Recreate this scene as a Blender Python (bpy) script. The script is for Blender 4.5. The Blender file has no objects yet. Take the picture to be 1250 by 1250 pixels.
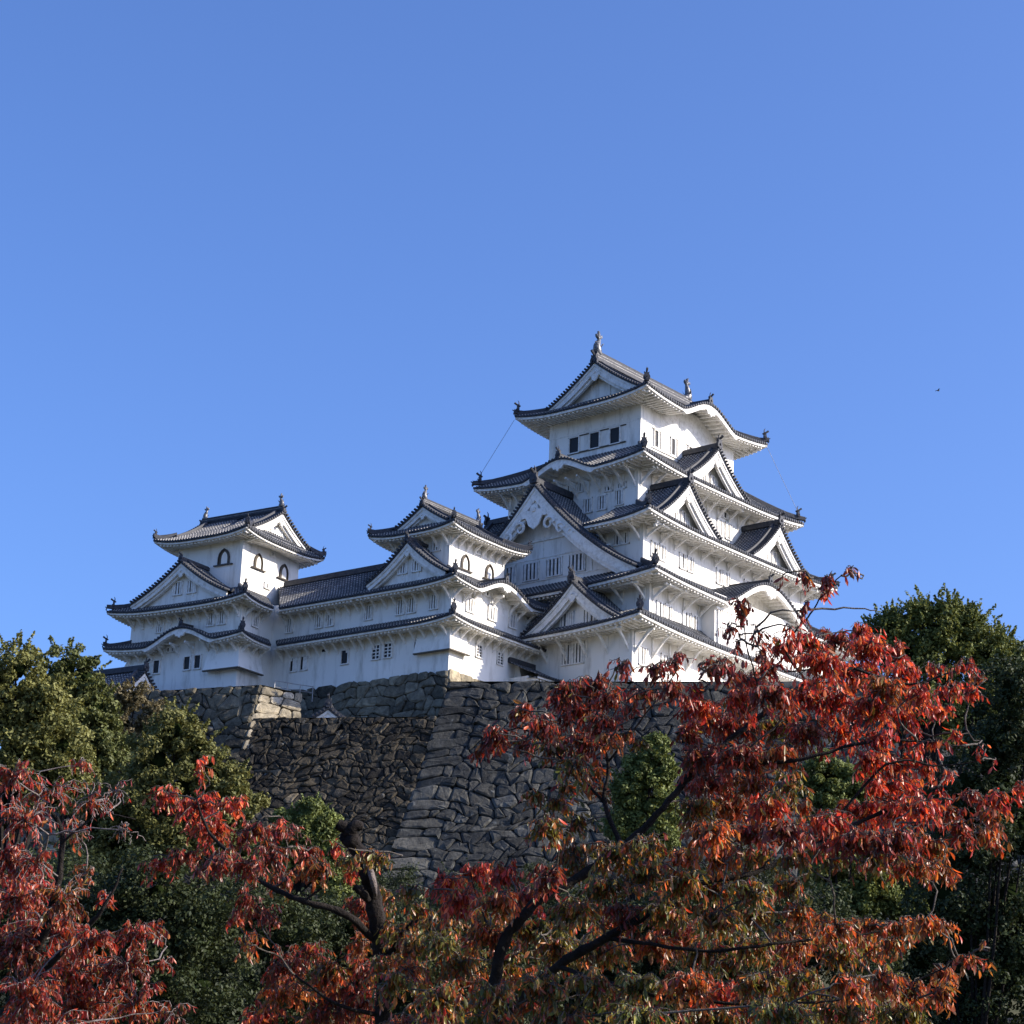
import bpy, math, random
import numpy as np
from mathutils import Vector, Matrix
sc = bpy.context.scene
R = math.radians
# ---------------------------------------------------------------- camera
CX, CY, CZ = -132.516, -98.277, -34.26
YAW, PITCH, ROLL, FPX = R(40.359), R(17.793), R(2.164), 2500.0      # FPX: focal length for a 1250 px wide frame
FW = np.array([math.cos(YAW)*math.cos(PITCH), math.sin(YAW)*math.cos(PITCH), math.sin(PITCH)])
RT = np.array([math.sin(YAW), -math.cos(YAW), 0.0]); UP = np.cross(RT, FW)
RT, UP = math.cos(ROLL)*RT+math.sin(ROLL)*UP, -math.sin(ROLL)*RT+math.cos(ROLL)*UP
cam_d = bpy.data.cameras.new('camera'); cam = bpy.data.objects.new('camera', cam_d); sc.collection.objects.link(cam)
cam.matrix_world = Matrix([[RT[i], UP[i], -FW[i], (CX, CY, CZ)[i]] for i in range(3)]+[[0, 0, 0, 1]])
cam_d.sensor_width = 36; cam_d.lens = 36*FPX/1250; cam_d.clip_start = .1; cam_d.clip_end = 8000
sc.camera = cam
CO = np.array([CX, CY, CZ])
# ---------------------------------------------------------------- sky, sun, exposure
SUN_AZ, SUN_EL = R(148.6), R(27.8)
w = bpy.data.worlds.new('World'); sc.world = w; w.use_nodes = True
nt = w.node_tree; sky = nt.nodes.new('ShaderNodeTexSky'); sky.sky_type = 'NISHITA'; sky.sun_disc = False
sky.sun_elevation = SUN_EL; sky.sun_rotation = SUN_AZ; sky.air_density = 0.92; sky.dust_density = 2.2; sky.ozone_density = 9.0; sky.altitude = 0
tint = nt.nodes.new('ShaderNodeMix'); tint.data_type = 'RGBA'; tint.blend_type = 'MULTIPLY'; tint.inputs[0].default_value = 1; tint.inputs[7].default_value = (1.04, .965, 1.06, 1)
nt.links.new(sky.outputs[0], tint.inputs[6]); nt.links.new(tint.outputs[2], nt.nodes['Background'].inputs[0]); nt.nodes['Background'].inputs[1].default_value = 0.12
sl = bpy.data.lights.new('sun', 'SUN'); sl.energy = 3.6; sl.angle = R(.5); sl.color = (1, .90, .76)
so = bpy.data.objects.new('sun', sl); sc.collection.objects.link(so); so.location = (0, 0, 150)
sd = Vector((math.sin(SUN_AZ)*math.cos(SUN_EL), math.cos(SUN_AZ)*math.cos(SUN_EL), math.sin(SUN_EL)))
so.rotation_euler = sd.to_track_quat('Z', 'Y').to_euler()
sc.view_settings.view_transform = 'Standard'; sc.view_settings.look = 'None'; sc.view_settings.gamma = 1
sc.view_settings.exposure = 1.1; sc.view_settings.use_curve_mapping = False

# ---------------------------------------------------------------- helpers
def at(px, py, dist):
    """point in the world seen at (px,py) of the 1250 px picture, dist metres along the view axis"""
    return CO + (FW + RT*(px-625)/FPX - UP*(py-625)/FPX)*dist
class MB:
    def __init__(s): s.v = []; s.f = []; s.uv = []; s.c = []
    def add(s, vs, fs, uv=None, col=None):
        b = len(s.v); s.v += [tuple(map(float, p)) for p in vs]
        for f in fs:
            s.f.append([b+i for i in f])
        s.uv += uv if uv else [(0., 0.)]*len(vs)
        s.c += [col]*len(vs) if (col is not None and len(col) == 3 and not hasattr(col[0], '__len__')) else (list(col) if col is not None else [(1., 1., 1.)]*len(vs))
    def box(s, x0, x1, y0, y1, z0, z1):
        s.hexa([(x0, y0, z0), (x1, y0, z0), (x1, y1, z0), (x0, y1, z0), (x0, y0, z1), (x1, y0, z1), (x1, y1, z1), (x0, y1, z1)])
    def hexa(s, p, **k):
        s.add(p, [(0, 3, 2, 1), (4, 5, 6, 7), (0, 1, 5, 4), (1, 2, 6, 5), (2, 3, 7, 6), (3, 0, 4, 7)], **k)
    def bar(s, a, b, w, h, up=(0, 0, 1), uvs=False):
        a = np.array(a, float); b = np.array(b, float); d = b-a; L = np.linalg.norm(d)
        if L < 1e-6: return
        d /= L; up = np.array(up, float); sd_ = np.cross(d, up); n = np.linalg.norm(sd_)
        if n < 1e-5: sd_ = np.cross(d, (1, 0, 0)); n = np.linalg.norm(sd_)
        sd_ /= n; u2 = np.cross(sd_, d); p = []
        for q in (a, b):
            for i, j in ((-1, -1), (1, -1), (1, 1), (-1, 1)): p.append(q+sd_*i*w/2+u2*j*h/2)
        s.add(p, [(0, 3, 2, 1), (4, 5, 6, 7), (0, 1, 5, 4), (1, 2, 6, 5), (2, 3, 7, 6), (3, 0, 4, 7)])
    def tube(s, pts, rad, n=6, col=None, cap=True):
        pts = [np.array(p, float) for p in pts]
        if not hasattr(rad, '__len__'): rad = [rad]*len(pts)
        vs = []; prev = None
        for i, p in enumerate(pts):
            d = pts[min(i+1, len(pts)-1)]-pts[max(i-1, 0)]; d /= max(np.linalg.norm(d), 1e-9)
            if prev is None:
                a = np.cross(d, (0, 0, 1)) if abs(d[2]) < .9 else np.cross(d, (1, 0, 0))
            else: a = prev-d*np.dot(prev, d)
            a /= max(np.linalg.norm(a), 1e-9); prev = a; b = np.cross(d, a)
            for k in range(n):
                t = 2*math.pi*k/n; vs.append(p+(a*math.cos(t)+b*math.sin(t))*rad[i])
        fs = [(i*n+k, i*n+(k+1) % n, (i+1)*n+(k+1) % n, (i+1)*n+k) for i in range(len(pts)-1) for k in range(n)]
        if cap: fs += [tuple(range(n))[::-1], tuple((len(pts)-1)*n+k for k in range(n))]
        s.add(vs, fs, col=col)
    def build(s, name, mat, parent=None, smooth=False):
        me = bpy.data.meshes.new(name); me.from_pydata(s.v, [], s.f)
        uvl = me.uv_layers.new(name='UVMap'); vi = np.zeros(len(me.loops), int); me.loops.foreach_get('vertex_index', vi)
        uvl.data.foreach_set('uv', np.array(s.uv, float)[vi].ravel())
        ca = me.color_attributes.new('Col', 'FLOAT_COLOR', 'POINT')
        cc = np.ones((len(s.v), 4)); cc[:, :3] = np.array(s.c, float); ca.data.foreach_set('color', cc.ravel())
        me.materials.append(mat)
        if smooth: me.polygons.foreach_set('use_smooth', [True]*len(me.polygons))
        me.validate(); me.update()
        o = bpy.data.objects.new(name, me); sc.collection.objects.link(o)
        if parent: o.parent = parent
        return o
def tag(o, label=None, cat=None, group=None, kind=None):
    if label: o['label'] = label
    if cat: o['category'] = cat
    if group: o['group'] = group
    if kind: o['kind'] = kind
    return o
def empty(name, loc=(0, 0, 0), rz=0, parent=None):
    o = bpy.data.objects.new(name, None); sc.collection.objects.link(o); o.location = loc; o.rotation_euler = (0, 0, rz)
    o.empty_display_size = .5
    if parent: o.parent = parent
    return o
def arr_mesh(name, V, F, mat, parent=None, col=None, smooth=False):
    """big meshes straight from numpy arrays; F is (n,k)"""
    me = bpy.data.meshes.new(name); V = np.asarray(V, np.float32); F = np.asarray(F, np.int32)
    me.vertices.add(len(V)); me.vertices.foreach_set('co', V.ravel())
    me.loops.add(F.size); me.loops.foreach_set('vertex_index', F.ravel())
    me.polygons.add(len(F)); me.polygons.foreach_set('loop_start', np.arange(len(F), dtype=np.int32)*F.shape[1])
    me.polygons.foreach_set('loop_total', np.full(len(F), F.shape[1], np.int32))
    if smooth: me.polygons.foreach_set('use_smooth', np.ones(len(F), bool))
    if col is not None:
        ca = me.color_attributes.new('Col', 'FLOAT_COLOR', 'POINT'); cc = np.ones((len(V), 4), np.float32); cc[:, :3] = col
        ca.data.foreach_set('color', cc.ravel())
    me.materials.append(mat); me.update(calc_edges=True); me.validate()
    o = bpy.data.objects.new(name, me); sc.collection.objects.link(o)
    if parent: o.parent = parent
    return o
# ---------------------------------------------------------------- materials
def mat(name, base=(.5, .5, .5), rough=.8, spec=.3):
    m = bpy.data.materials.new(name); m.use_nodes = True; b = m.node_tree.nodes['Principled BSDF']
    b.inputs['Base Color'].default_value = (*base, 1); b.inputs['Roughness'].default_value = rough
    b.inputs['Specular IOR Level'].default_value = spec
    return m, m.node_tree, b
def noise(t, scale, detail=4, rough=.6, vec=None, kind='Object'):
    n = t.nodes.new('ShaderNodeTexNoise'); n.inputs['Scale'].default_value = scale; n.inputs['Detail'].default_value = detail; n.inputs['Roughness'].default_value = rough
    if vec is None:
        c = t.nodes.new('ShaderNodeTexCoord'); vec = c.outputs[kind]
    t.links.new(vec, n.inputs['Vector']); return n
def ramp(t, src, stops):
    r = t.nodes.new('ShaderNodeValToRGB'); e = r.color_ramp.elements
    while len(e) < len(stops): e.new(.5)
    for i, (p, c) in enumerate(stops): e[i].position = p; e[i].color = (*c, 1) if hasattr(c, '__len__') else (c, c, c, 1)
    t.links.new(src, r.inputs[0]); return r
def mix(t, f, a, b, mode='MIX'):
    m = t.nodes.new('ShaderNodeMix'); m.data_type = 'RGBA'; m.blend_type = mode
    for s_, v in ((0, f), (6, a), (7, b)):
        if hasattr(v, 'links'): t.links.new(v, m.inputs[s_])
        elif hasattr(v, '__len__'): m.inputs[s_].default_value = (*v, 1)
        else: m.inputs[s_].default_value = v
    return m.outputs[2]
def math_n(t, op, a, b=None):
    m = t.nodes.new('ShaderNodeMath'); m.operation = op
    for i, v in enumerate((a, b)):
        if v is None: continue
        if hasattr(v, 'links'): t.links.new(v, m.inputs[i])
        else: m.inputs[i].default_value = v
    return m.outputs[0]
def bump(t, b, h, strength=.3, dist=.05):
    n = t.nodes.new('ShaderNodeBump'); n.inputs['Strength'].default_value = strength; n.inputs['Distance'].default_value = dist
    t.links.new(h, n.inputs['Height']); t.links.new(n.outputs[0], b.inputs['Normal'])
def make_mats():
    M = {}
    m, t, b = mat('white_plaster', (.84, .83, .81), .9, .2)
    tc = t.nodes.new('ShaderNodeTexCoord'); mp = t.nodes.new('ShaderNodeMapping'); mp.inputs['Scale'].default_value = (1, 1, .22)
    t.links.new(tc.outputs['Object'], mp.inputs[0])
    n1 = noise(t, 1.3, 6, .65, mp.outputs[0]); r1 = ramp(t, n1.outputs[0], [(.28, (.60, .57, .50)), (.50, (.90, .87, .80))])
    n2 = noise(t, .35, 3, .5); r2 = ramp(t, n2.outputs[0], [(.3, .92), (.7, 1.0)])
    t.links.new(mix(t, 1.0, r1.outputs[0], r2.outputs[0], 'MULTIPLY'), b.inputs['Base Color'])
    n3 = noise(t, 9, 4); bump(t, b, n3.outputs[0], .15, .03); M['plaster'] = m
    m, t, b = mat('white_trim', (.78, .76, .70), .85, .2)
    n1 = noise(t, 2.5, 5, .7); r1 = ramp(t, n1.outputs[0], [(.32, (.62, .59, .53)), (.56, (.88, .86, .81))])
    t.links.new(r1.outputs[0], b.inputs['Base Color']); M['trim'] = m
    # roof tiles: clay slate grey, white plaster joints across the round tiles (uv.y runs along the tile row, uv.x = 1 on round tiles)
    m, t, b = mat('roof_tile', (.07, .075, .085), .6, .25)
    uv = t.nodes.new('ShaderNodeUVMap'); uv.uv_map = 'UVMap'; sx = t.nodes.new('ShaderNodeSeparateXYZ'); t.links.new(uv.outputs[0], sx.inputs[0])
    fr = math_n(t, 'FRACT', math_n(t, 'MULTIPLY', sx.outputs[1], 3.1)); j = math_n(t, 'LESS_THAN', fr, .34)
    j = math_n(t, 'MULTIPLY', j, math_n(t, 'GREATER_THAN', sx.outputs[0], .5))
    n1 = noise(t, 3.0, 5, .7); r1 = ramp(t, n1.outputs[0], [(.3, (.030, .033, .042)), (.7, (.075, .078, .086))])
    n2 = noise(t, 1.2, 4, .7); r2 = ramp(t, n2.outputs[0], [(.35, (.13, .13, .125)), (.65, (.42, .41, .385))])
    t.links.new(mix(t, j, r1.outputs[0], r2.outputs[0]), b.inputs['Base Color']); M['tile'] = m
    m, t, b = mat('ridge_tile', (.07, .075, .085), .6, .25)
    uv = t.nodes.new('ShaderNodeTexCoord'); sx = t.nodes.new('ShaderNodeSeparateXYZ'); t.links.new(uv.outputs['Object'], sx.inputs[0])
    n1 = noise(t, 4.0, 5, .7); r1 = ramp(t, n1.outputs[0], [(.3, (.024, .027, .035)), (.7, (.07, .072, .08))]); t.links.new(r1.outputs[0], b.inputs['Base Color']); M['ridge'] = m
    m, t, b = mat('ridge_plaster', (.42, .40, .37), .8, .3)
    n1 = noise(t, 3.0, 5, .7); r1 = ramp(t, n1.outputs[0], [(.35, (.14, .14, .14)), (.6, (.48, .46, .42))]); t.links.new(r1.outputs[0], b.inputs['Base Color']); M['ridge_light'] = m
    m, t, b = mat('window_dark', (.012, .012, .014), .5, .3); M['dark'] = m
    m, t, b = mat('black_lacquer', (.045, .033, .022), .4, .4); M['black'] = m
    m, t, b = mat('brown_wood', (.10, .085, .065), .8, .3); M['wood'] = m  # one even brown for sills and bell-window panes
    m, t, b = mat('metal_rail', (.30, .30, .30), .5, .5); b.inputs['Metallic'].default_value = .6; M['metal'] = m
    m, t, b = mat('fish_bronze', (.13, .14, .15), .38, .6); n1 = noise(t, 6, 4); r1 = ramp(t, n1.outputs[0], [(.4, (.04, .043, .05)), (.65, (.22, .22, .22))]); t.links.new(r1.outputs[0], b.inputs['Base Color']); M['fish'] = m
    # stone: colour of each block from the vertex colour, mottled
    for nm, k in (('stone', 1.0), ('stone_tan', 1.0)):
        m, t, b = mat(nm, (.2, .2, .2), .95, .2)
        a = t.nodes.new('ShaderNodeVertexColor'); a.layer_name = 'Col'
        n1 = noise(t, 2.2, 8, .75); r1 = ramp(t, n1.outputs[0], [(.30, (.35, .35, .36)), (.55, (.95, .95, .95)), (.72, (1.35, 1.33, 1.28))])
        c1 = mix(t, 1.0, a.outputs[0], r1.outputs[0], 'MULTIPLY')
        n2 = noise(t, .16, 5, .65); r2 = ramp(t, n2.outputs[0], [(.38, (.50, .52, .56)), (.60, (1.1, 1.08, 1.04))])
        c2 = mix(t, 1.0, c1, r2.outputs[0], 'MULTIPLY')
        n4 = noise(t, 1.1, 6, .7); r4 = ramp(t, n4.outputs[0], [(.62, 0.), (.70, 1.)])          # lichen
        c3 = mix(t, math_n(t, 'MULTIPLY', r4.outputs[0], .45), c2, (.30, .31, .29))
        t.links.new(c3, b.inputs['Base Color'])
        n3 = noise(t, 5, 8, .7); bump(t, b, n3.outputs[0], .8, .12); M[nm] = m
    # ground
    m, t, b = mat('ground', (.08, .075, .05), .95, .1); n1 = noise(t, .5, 6, .7); r1 = ramp(t, n1.outputs[0], [(.35, (.035, .04, .02)), (.65, (.09, .085, .05))]); t.links.new(r1.outputs[0], b.inputs['Base Color']); M['ground'] = m
    m, t, b = mat('gravel', (.30, .28, .24), .95, .1); n1 = noise(t, 2, 6, .7); r1 = ramp(t, n1.outputs[0], [(.35, (.36, .34, .29)), (.65, (.50, .47, .41))]); t.links.new(r1.outputs[0], b.inputs['Base Color']); M['gravel'] = m
    # bark
    for nm, c0, c1 in (('bark', (.008, .006, .005), (.030, .024, .020)), ('bark_grey', (.05, .042, .036), (.17, .15, .13)), ('twig_pale', (.11, .09, .085), (.30, .26, .24))):
        m, t, b = mat(nm, c0, .9, .2); n1 = noise(t, 14, 6, .7); r1 = ramp(t, n1.outputs[0], [(.35, c0), (.68, c1)]); t.links.new(r1.outputs[0], b.inputs['Base Color']); bump(t, b, n1.outputs[0], 1.0, .04); M[nm] = m
    # leaves: per-leaf colour, thin and a little translucent
    for nm, rough, spec, tr in (('red_leaf', .36, .5, .42), ('green_leaf', .6, .25, .22)):
        m, t, b = mat(nm, (.2, .1, .05), rough, spec)
        a = t.nodes.new('ShaderNodeVertexColor'); a.layer_name = 'Col'
        ge = t.nodes.new('ShaderNodeNewGeometry'); under = mix(t, math_n(t, 'MULTIPLY', ge.outputs['Backfacing'], .13 if nm == 'red_leaf' else .1), a.outputs[0], (.52, .30, .22) if nm == 'red_leaf' else (.25, .28, .16)); t.links.new(under, b.inputs['Base Color'])   # undersides are paler
        tl = t.nodes.new('ShaderNodeBsdfTranslucent'); t.links.new(mix(t, 1.0, a.outputs[0], (1.25, 1.1, .8), 'MULTIPLY'), tl.inputs[0])
        mx = t.nodes.new('ShaderNodeMixShader'); mx.inputs[0].default_value = tr; out = t.nodes['Material Output']
        t.links.new(b.outputs[0], mx.inputs[1]); t.links.new(tl.outputs[0], mx.inputs[2]); t.links.new(mx.outputs[0], out.inputs[0]); M[nm] = m
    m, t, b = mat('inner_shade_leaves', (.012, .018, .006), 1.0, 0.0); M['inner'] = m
    m, t, b = mat('bird_feather', (.03, .03, .035), .7, .3); M['bird'] = m
    return M
M = make_mats()
# ---------------------------------------------------------------- Japanese roofs and walls
RNG = random.Random(5)
class Fr:
    """a wall frame: o = origin on the wall plane, n = outward normal, t = to the right seen from outside"""
    def __init__(s, o, n):
        s.o = np.array(o, float); n = np.array([n[0], n[1], 0.]); s.n = n/np.linalg.norm(n); s.t = np.array([-s.n[1], s.n[0], 0.])
    def p(s, t, n, z): return s.o+s.t*t+s.n*n+np.array([0, 0, z])
def bell(q):
    q = abs(q)
    return 0. if q >= 1 else (.5*(1+math.cos(math.pi*q)))**.82
def roof_side(fr, nE, zE, nI, zI, eave, inner, tiles, white, U=(0, 0), nW=None, karas=(), sp=.32, board=.26, rafter=.42, tube_r=.085, lup=.42):
    """one slope of a roof. fr.o is the building centre; nE/nI distance of eave / inner line, eave=(t0,t1) inner=(t0,t1)."""
    (a0, a1), (b0, b1) = eave, inner
    run = nE-nI; Lh = (a1-a0)*lup
    def t0(s): return a0+(b0-a0)*s
    def t1(s): return a1+(b1-a1)*s
    def up(t, s):
        u = 0
        if U[0]: u += U[0]*max(0, 1-(t-t0(s))/Lh)**2.6
        if U[1]: u += U[1]*max(0, 1-(t1(s)-t)/Lh)**2.6
        return u*(1-s)**1.2
    def kz(t): return max([0]+[H*bell((t-c)/w_) for c, w_, H in karas])
    def zf(t, s):
        z = zE+(zI-zE)*s*(.82+.18*s)+up(t, s)
        if karas:
            k = kz(t)
            if k > 0: z = max(z, zE+k+.05*run*s)
        return z
    # surface
    nt_ = max(8, int((a1-a0)/(.5 if karas else .9))); ns = 6
    vs = []; uv = []
    for j in range(ns+1):
        s = j/ns
        for i in range(nt_+1):
            t = t0(s)+(t1(s)-t0(s))*i/nt_; vs.append(fr.p(t, nE-run*s, zf(t, s))); uv.append((0, run*s))
    fs = [(j*(nt_+1)+i, j*(nt_+1)+i+1, (j+1)*(nt_+1)+i+1, (j+1)*(nt_+1)+i) for j in range(ns) for i in range(nt_)]
    tiles.add(vs, fs, uv)
    # tile edge, thick
    n_ = max(8, int((a1-a0)/.4)); vs = []
    for i in range(n_+1):
        t = a0+(a1-a0)*i/n_; z = zf(t, 0)
        vs += [fr.p(t, nE+.02, z+.03), fr.p(t, nE+.02, z-.13), fr.p(t, nE-.5, z-.13)]
    tiles.add(vs, [(3*i, 3*i+1, 3*i+4, 3*i+3) for i in range(n_)]+[(3*i+1, 3*i+2, 3*i+5, 3*i+4) for i in range(n_)])
    # round tile rows
    cnt = int((max(a1, b1)-min(a0, b0))/sp); st = min(a0, b0)
    for i in range(cnt+1):
        t = st+.1+i*sp
        lo, hi = 0., 1.
        for (e, n2, sign) in ((a0, b0, 1), (a1, b1, -1)):   # sign*(t - edge(s)) >= 0
            f0 = sign*(t-e); f1 = sign*(t-n2)
            if f0 < 0 and f1 < 0: lo = 2
            elif f0 < 0: lo = max(lo, f0/(f0-f1))
            elif f1 < 0: hi = min(hi, f0/(f0-f1))
        if hi-lo < .04: continue
        N = 9 if karas and kz(t) > 0 else 5
        vs = []; uv = []
        for k in range(N+1):
            s = lo+(hi-lo)*k/N; n = nE-run*s+(.07 if lo == 0 and k == 0 else 0); z = zf(t, s)
            for dt, dz in ((-tube_r, -.02), (-tube_r*.62, tube_r*.9), (tube_r*.62, tube_r*.9), (tube_r, -.02)):
                vs.append(fr.p(t+dt, n, z+dz)); uv.append((1, run*s))
        fs = [(k*4+q, k*4+q+1, k*4+q+5, k*4+q+4) for k in range(N) for q in range(3)]
        tiles.add(vs, fs, uv)
        if lo == 0:     # round end disc
            c = fr.p(t, nE+.085, zf(t, 0)-.01); r_ = tube_r*1.25
            vs = [c+fr.t*r_*math.cos(a)+np.array([0, 0, r_*math.sin(a)]) for a in [k*math.pi/3 for k in range(6)]]
            tiles.add(vs+[v-fr.n*.09 for v in vs], [tuple(range(6))]+[(k, (k+1) % 6, (k+1) % 6+6, k+6) for k in range(6)])
    if white is None: return zf
    # white eave board, soffit and rafters
    if nW is None: nW = nI
    sW = (nE-nW)/run; kk = [kz(a0+(a1-a0)*i/n_) for i in range(n_+1)]
    vs = []
    for i in range(n_+1):
        t = a0+(a1-a0)*i/n_; z = zf(t, 0)-.13; bh = board*.72*(2.2 if kk[i] > .05 else 1)
        vs += [fr.p(t, nE-.06, z), fr.p(t, nE-.06, z-bh), fr.p(t, nE-.34, z-bh), fr.p(t, nE-.34, z)]
    white.add(vs, [(4*i+q, 4*i+(q+1) % 4, 4*i+4+(q+1) % 4, 4*i+4+q) for i in range(n_) for q in range(3)])
    def zs(t, s): return zE+up(t, s)+(kz(t)*(1 if t > a0 else 0))-.13-board*.72+.03+.22*s
    m = 5; vs = []
    for j in range(m+1):
        s = .2/run+(sW-.2/run)*j/m
        for i in range(n_+1):
            t = t0(s)+(t1(s)-t0(s))*i/n_; vs.append(fr.p(t, nE-run*s, zs(t, s)))
    white.add(vs, [(j*(n_+1)+i, (j+1)*(n_+1)+i, (j+1)*(n_+1)+i+1, j*(n_+1)+i+1) for j in range(m) for i in range(n_)])
    if karas:       # plastered wall carried up behind the cusped gable
        for c, w_, H in karas:
            vs = []
            for i in range(25):
                t = c-w_+2*w_*i/24; vs += [fr.p(t, nW+.004, zE-.9), fr.p(t, nW+.004, zE+kz(t)+.15)]
            white.add(vs, [(2*i, 2*i+2, 2*i+3, 2*i+1) for i in range(24)])
    for i in range(int((a1-a0)/rafter)):
        t = a0+.22+i*rafter
        hi = sW
        for (e, n2, sign) in ((a0, b0, 1), (a1, b1, -1)):
            f0 = sign*(t-e); f1 = sign*(t-n2)
            if f1 < 0 <= f0: hi = min(hi, f0/(f0-f1))
        if hi*run < .45: continue
        s0 = .28/run; z0, z1 = zs(t, s0)-.09, zs(t, hi)-.09
        white.bar(fr.p(t, nE-.20, z0), fr.p(t, nE-run*hi, z1), .17, .20)
    return zf
def hip_ridge(p0, p1, w_, h, mb, U=.0, finial=None, tipup=.25):
    """ridge of stacked tiles along a hip from the eave corner p0 to p1"""
    p0 = np.array(p0, float); p1 = np.array(p1, float); d = p1-p0
    pts = []
    for k in range(9):
        s = k/8; zb = p0[2]-U
        pts.append(np.array([p0[0]+d[0]*s, p0[1]+d[1]*s, zb+(p1[2]-zb)*s*(.82+.18*s)+U*(1-s)**1.2]))
    hd = np.array([d[0], d[1], 0]); hd /= np.linalg.norm(hd); sd_ = np.array([-hd[1], hd[0], 0])
    vs = []
    prof = ((-1, -.3), (-1, .75), (-.55, 1), (.55, 1), (1, .75), (1, -.3))
    for k, p in enumerate(pts):
        lift = tipup*max(0, 1-k/2.2)**2
        for a, b in prof: vs.append(p+sd_*a*w_/2+np.array([0, 0, h*b*(1 if k > 0 else .8)+lift]))
    n = len(prof)
    mb.add(vs, [(k*n+q, k*n+(q+1) % n, (k+1)*n+(q+1) % n, (k+1)*n+q) for k in range(8) for q in range(n)]+[tuple(range(n))])
    return pts, hd
def end_tile(parent, p, d, s=1.0, name='ridge_end_tile'):
    """demon-face end tile with its upright round tile: shield with horns and a short rod leaning outwards"""
    mb = MB(); p = np.array(p, float); d = np.array([d[0], d[1], 0.]); d /= np.linalg.norm(d); t = np.array([-d[1], d[0], 0])
    Z = np.array([0, 0, 1.])
    out = [(-.30, 0), (-.34, .25), (-.22, .5), (-.26, .72), (-.1, .62), (0, .72), (.1, .62), (.26, .72), (.22, .5), (.34, .25), (.30, 0)]
    A = [p+t*a*s+Z*b*s+d*.10*s for a, b in out]; B = [p+t*a*s+Z*b*s-d*.12*s for a, b in out]; n = len(out)
    mb.add(A+B, [tuple(range(n)), tuple(range(2*n-1, n-1, -1))]+[(i, i+n, (i+1) % n+n, (i+1) % n) for i in range(n)])
    mb.tube([p+Z*.6*s-d*.25*s, p+Z*.78*s+d*.12*s, p+Z*.95*s+d*.36*s], [.09*s, .10*s, .11*s], 6)
    mb.tube([p+Z*.25*s+d*.08*s, p+Z*.25*s+d*.2*s], [.13*s, .09*s], 6)
    mb.tube([p+Z*.7*s-d*.1*s, p+Z*1.05*s-d*.08*s, p+Z*1.22*s+d*.03*s], [.07*s, .05*s, .02*s], 5)
    return mb.build(name, M['ridge'], parent)
def fish(parent, p, d, s=1.0):
    """roof-end dolphin fish: head down on the ridge, body and forked tail curling up"""
    mb = MB(); p = np.array(p, float); d = np.array([d[0], d[1], 0.]); d /= np.linalg.norm(d); t = np.array([-d[1], d[0], 0]); Z = np.array([0, 0, 1.])
    path = [(-.28, .12), (-.02, .10), (.22, .34), (.26, .75), (.10, 1.12), (-.02, 1.42), (.06, 1.62)]; rad = [.16, .36, .40, .32, .23, .14, .06]
    vs = []; n = 8
    for i, (a, b) in enumerate(path):
        a0_, b0_ = path[max(i-1, 0)]; a1_, b1_ = path[min(i+1, len(path)-1)]; dd = np.array([a1_-a0_, b1_-b0_]); dd /= np.linalg.norm(dd); nn = np.array([-dd[1], dd[0]])
        for k in range(n):
            th = 2*math.pi*k/n; q = nn*math.cos(th)*rad[i]; vs.append(p+(d*(a+q[0])+Z*(b+q[1]))*s+t*math.sin(th)*rad[i]*.95*s)
    mb.add(vs, [(i*n+k, i*n+(k+1) % n, (i+1)*n+(k+1) % n, (i+1)*n+k) for i in range(len(path)-1) for k in range(n)]+[tuple(range(n))])
    def fin(pts, th=.10):
        A = [p+(d*a+Z*b)*s+t*th*s for a, b in pts]; B = [p+(d*a+Z*b)*s-t*th*s for a, b in pts]; m = len(pts)
        mb.add(A+B, [tuple(range(m)), tuple(range(2*m-1, m-1, -1))]+[(i, i+m, (i+1) % m+m, (i+1) % m) for i in range(m)])
    fin([(-.02, 1.35), (-.36, 1.62), (-.30, 1.85), (-.08, 1.68), (.02, 2.02), (.14, 2.12), (.12, 1.72), (.42, 1.78), (.40, 1.55), (.10, 1.38)])
    fin([(.40, .35), (.66, .55), (.50, .62), (.64, .85), (.46, .88), (.52, 1.1), (.32, 1.08), (.2, .8)], .03)
    for sg in (-1, 1):
        A = [p+(d*.1+Z*.45)*s+t*sg*.2*s, p+(d*-.1+Z*.95)*s+t*sg*.48*s, p+(d*.12+Z*.78)*s+t*sg*.42*s, p+(d*.2+Z*.3)*s+t*sg*.22*s]
        mb.add(A+[a+d*.04 for a in A], [(0, 1, 2, 3), (7, 6, 5, 4), (0, 4, 5, 1), (1, 5, 6, 2), (2, 6, 7, 3)])
    return mb.build('roof_fish', M['fish'], parent, True)
def top_ridge(parent, a, b, w_=.5, h=.75):
    a = np.array(a, float); b = np.array(b, float); Z = np.array([0, 0, 1.])
    mb = MB(); ml = MB(); k = 0
    layers = ((0, .34, 1.0), (.40, .62, .86), (.66, .84, .74))
    for z0, z1, f in layers: mb.bar(a+Z*h*(z0+z1)/2, b+Z*h*(z0+z1)/2, w_*f, h*(z1-z0))
    for z in (.37, .64): ml.bar(a+Z*h*z, b+Z*h*z, w_*.98*(.93 if z < .5 else .8), h*.07)
    mb.tube([a+Z*h*.92, b+Z*h*.92], w_*.26, 8)
    o = mb.build('ridge', M['ridge'], parent); ml.build('ridge_joint', M['ridge_light'], o); return o
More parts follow.
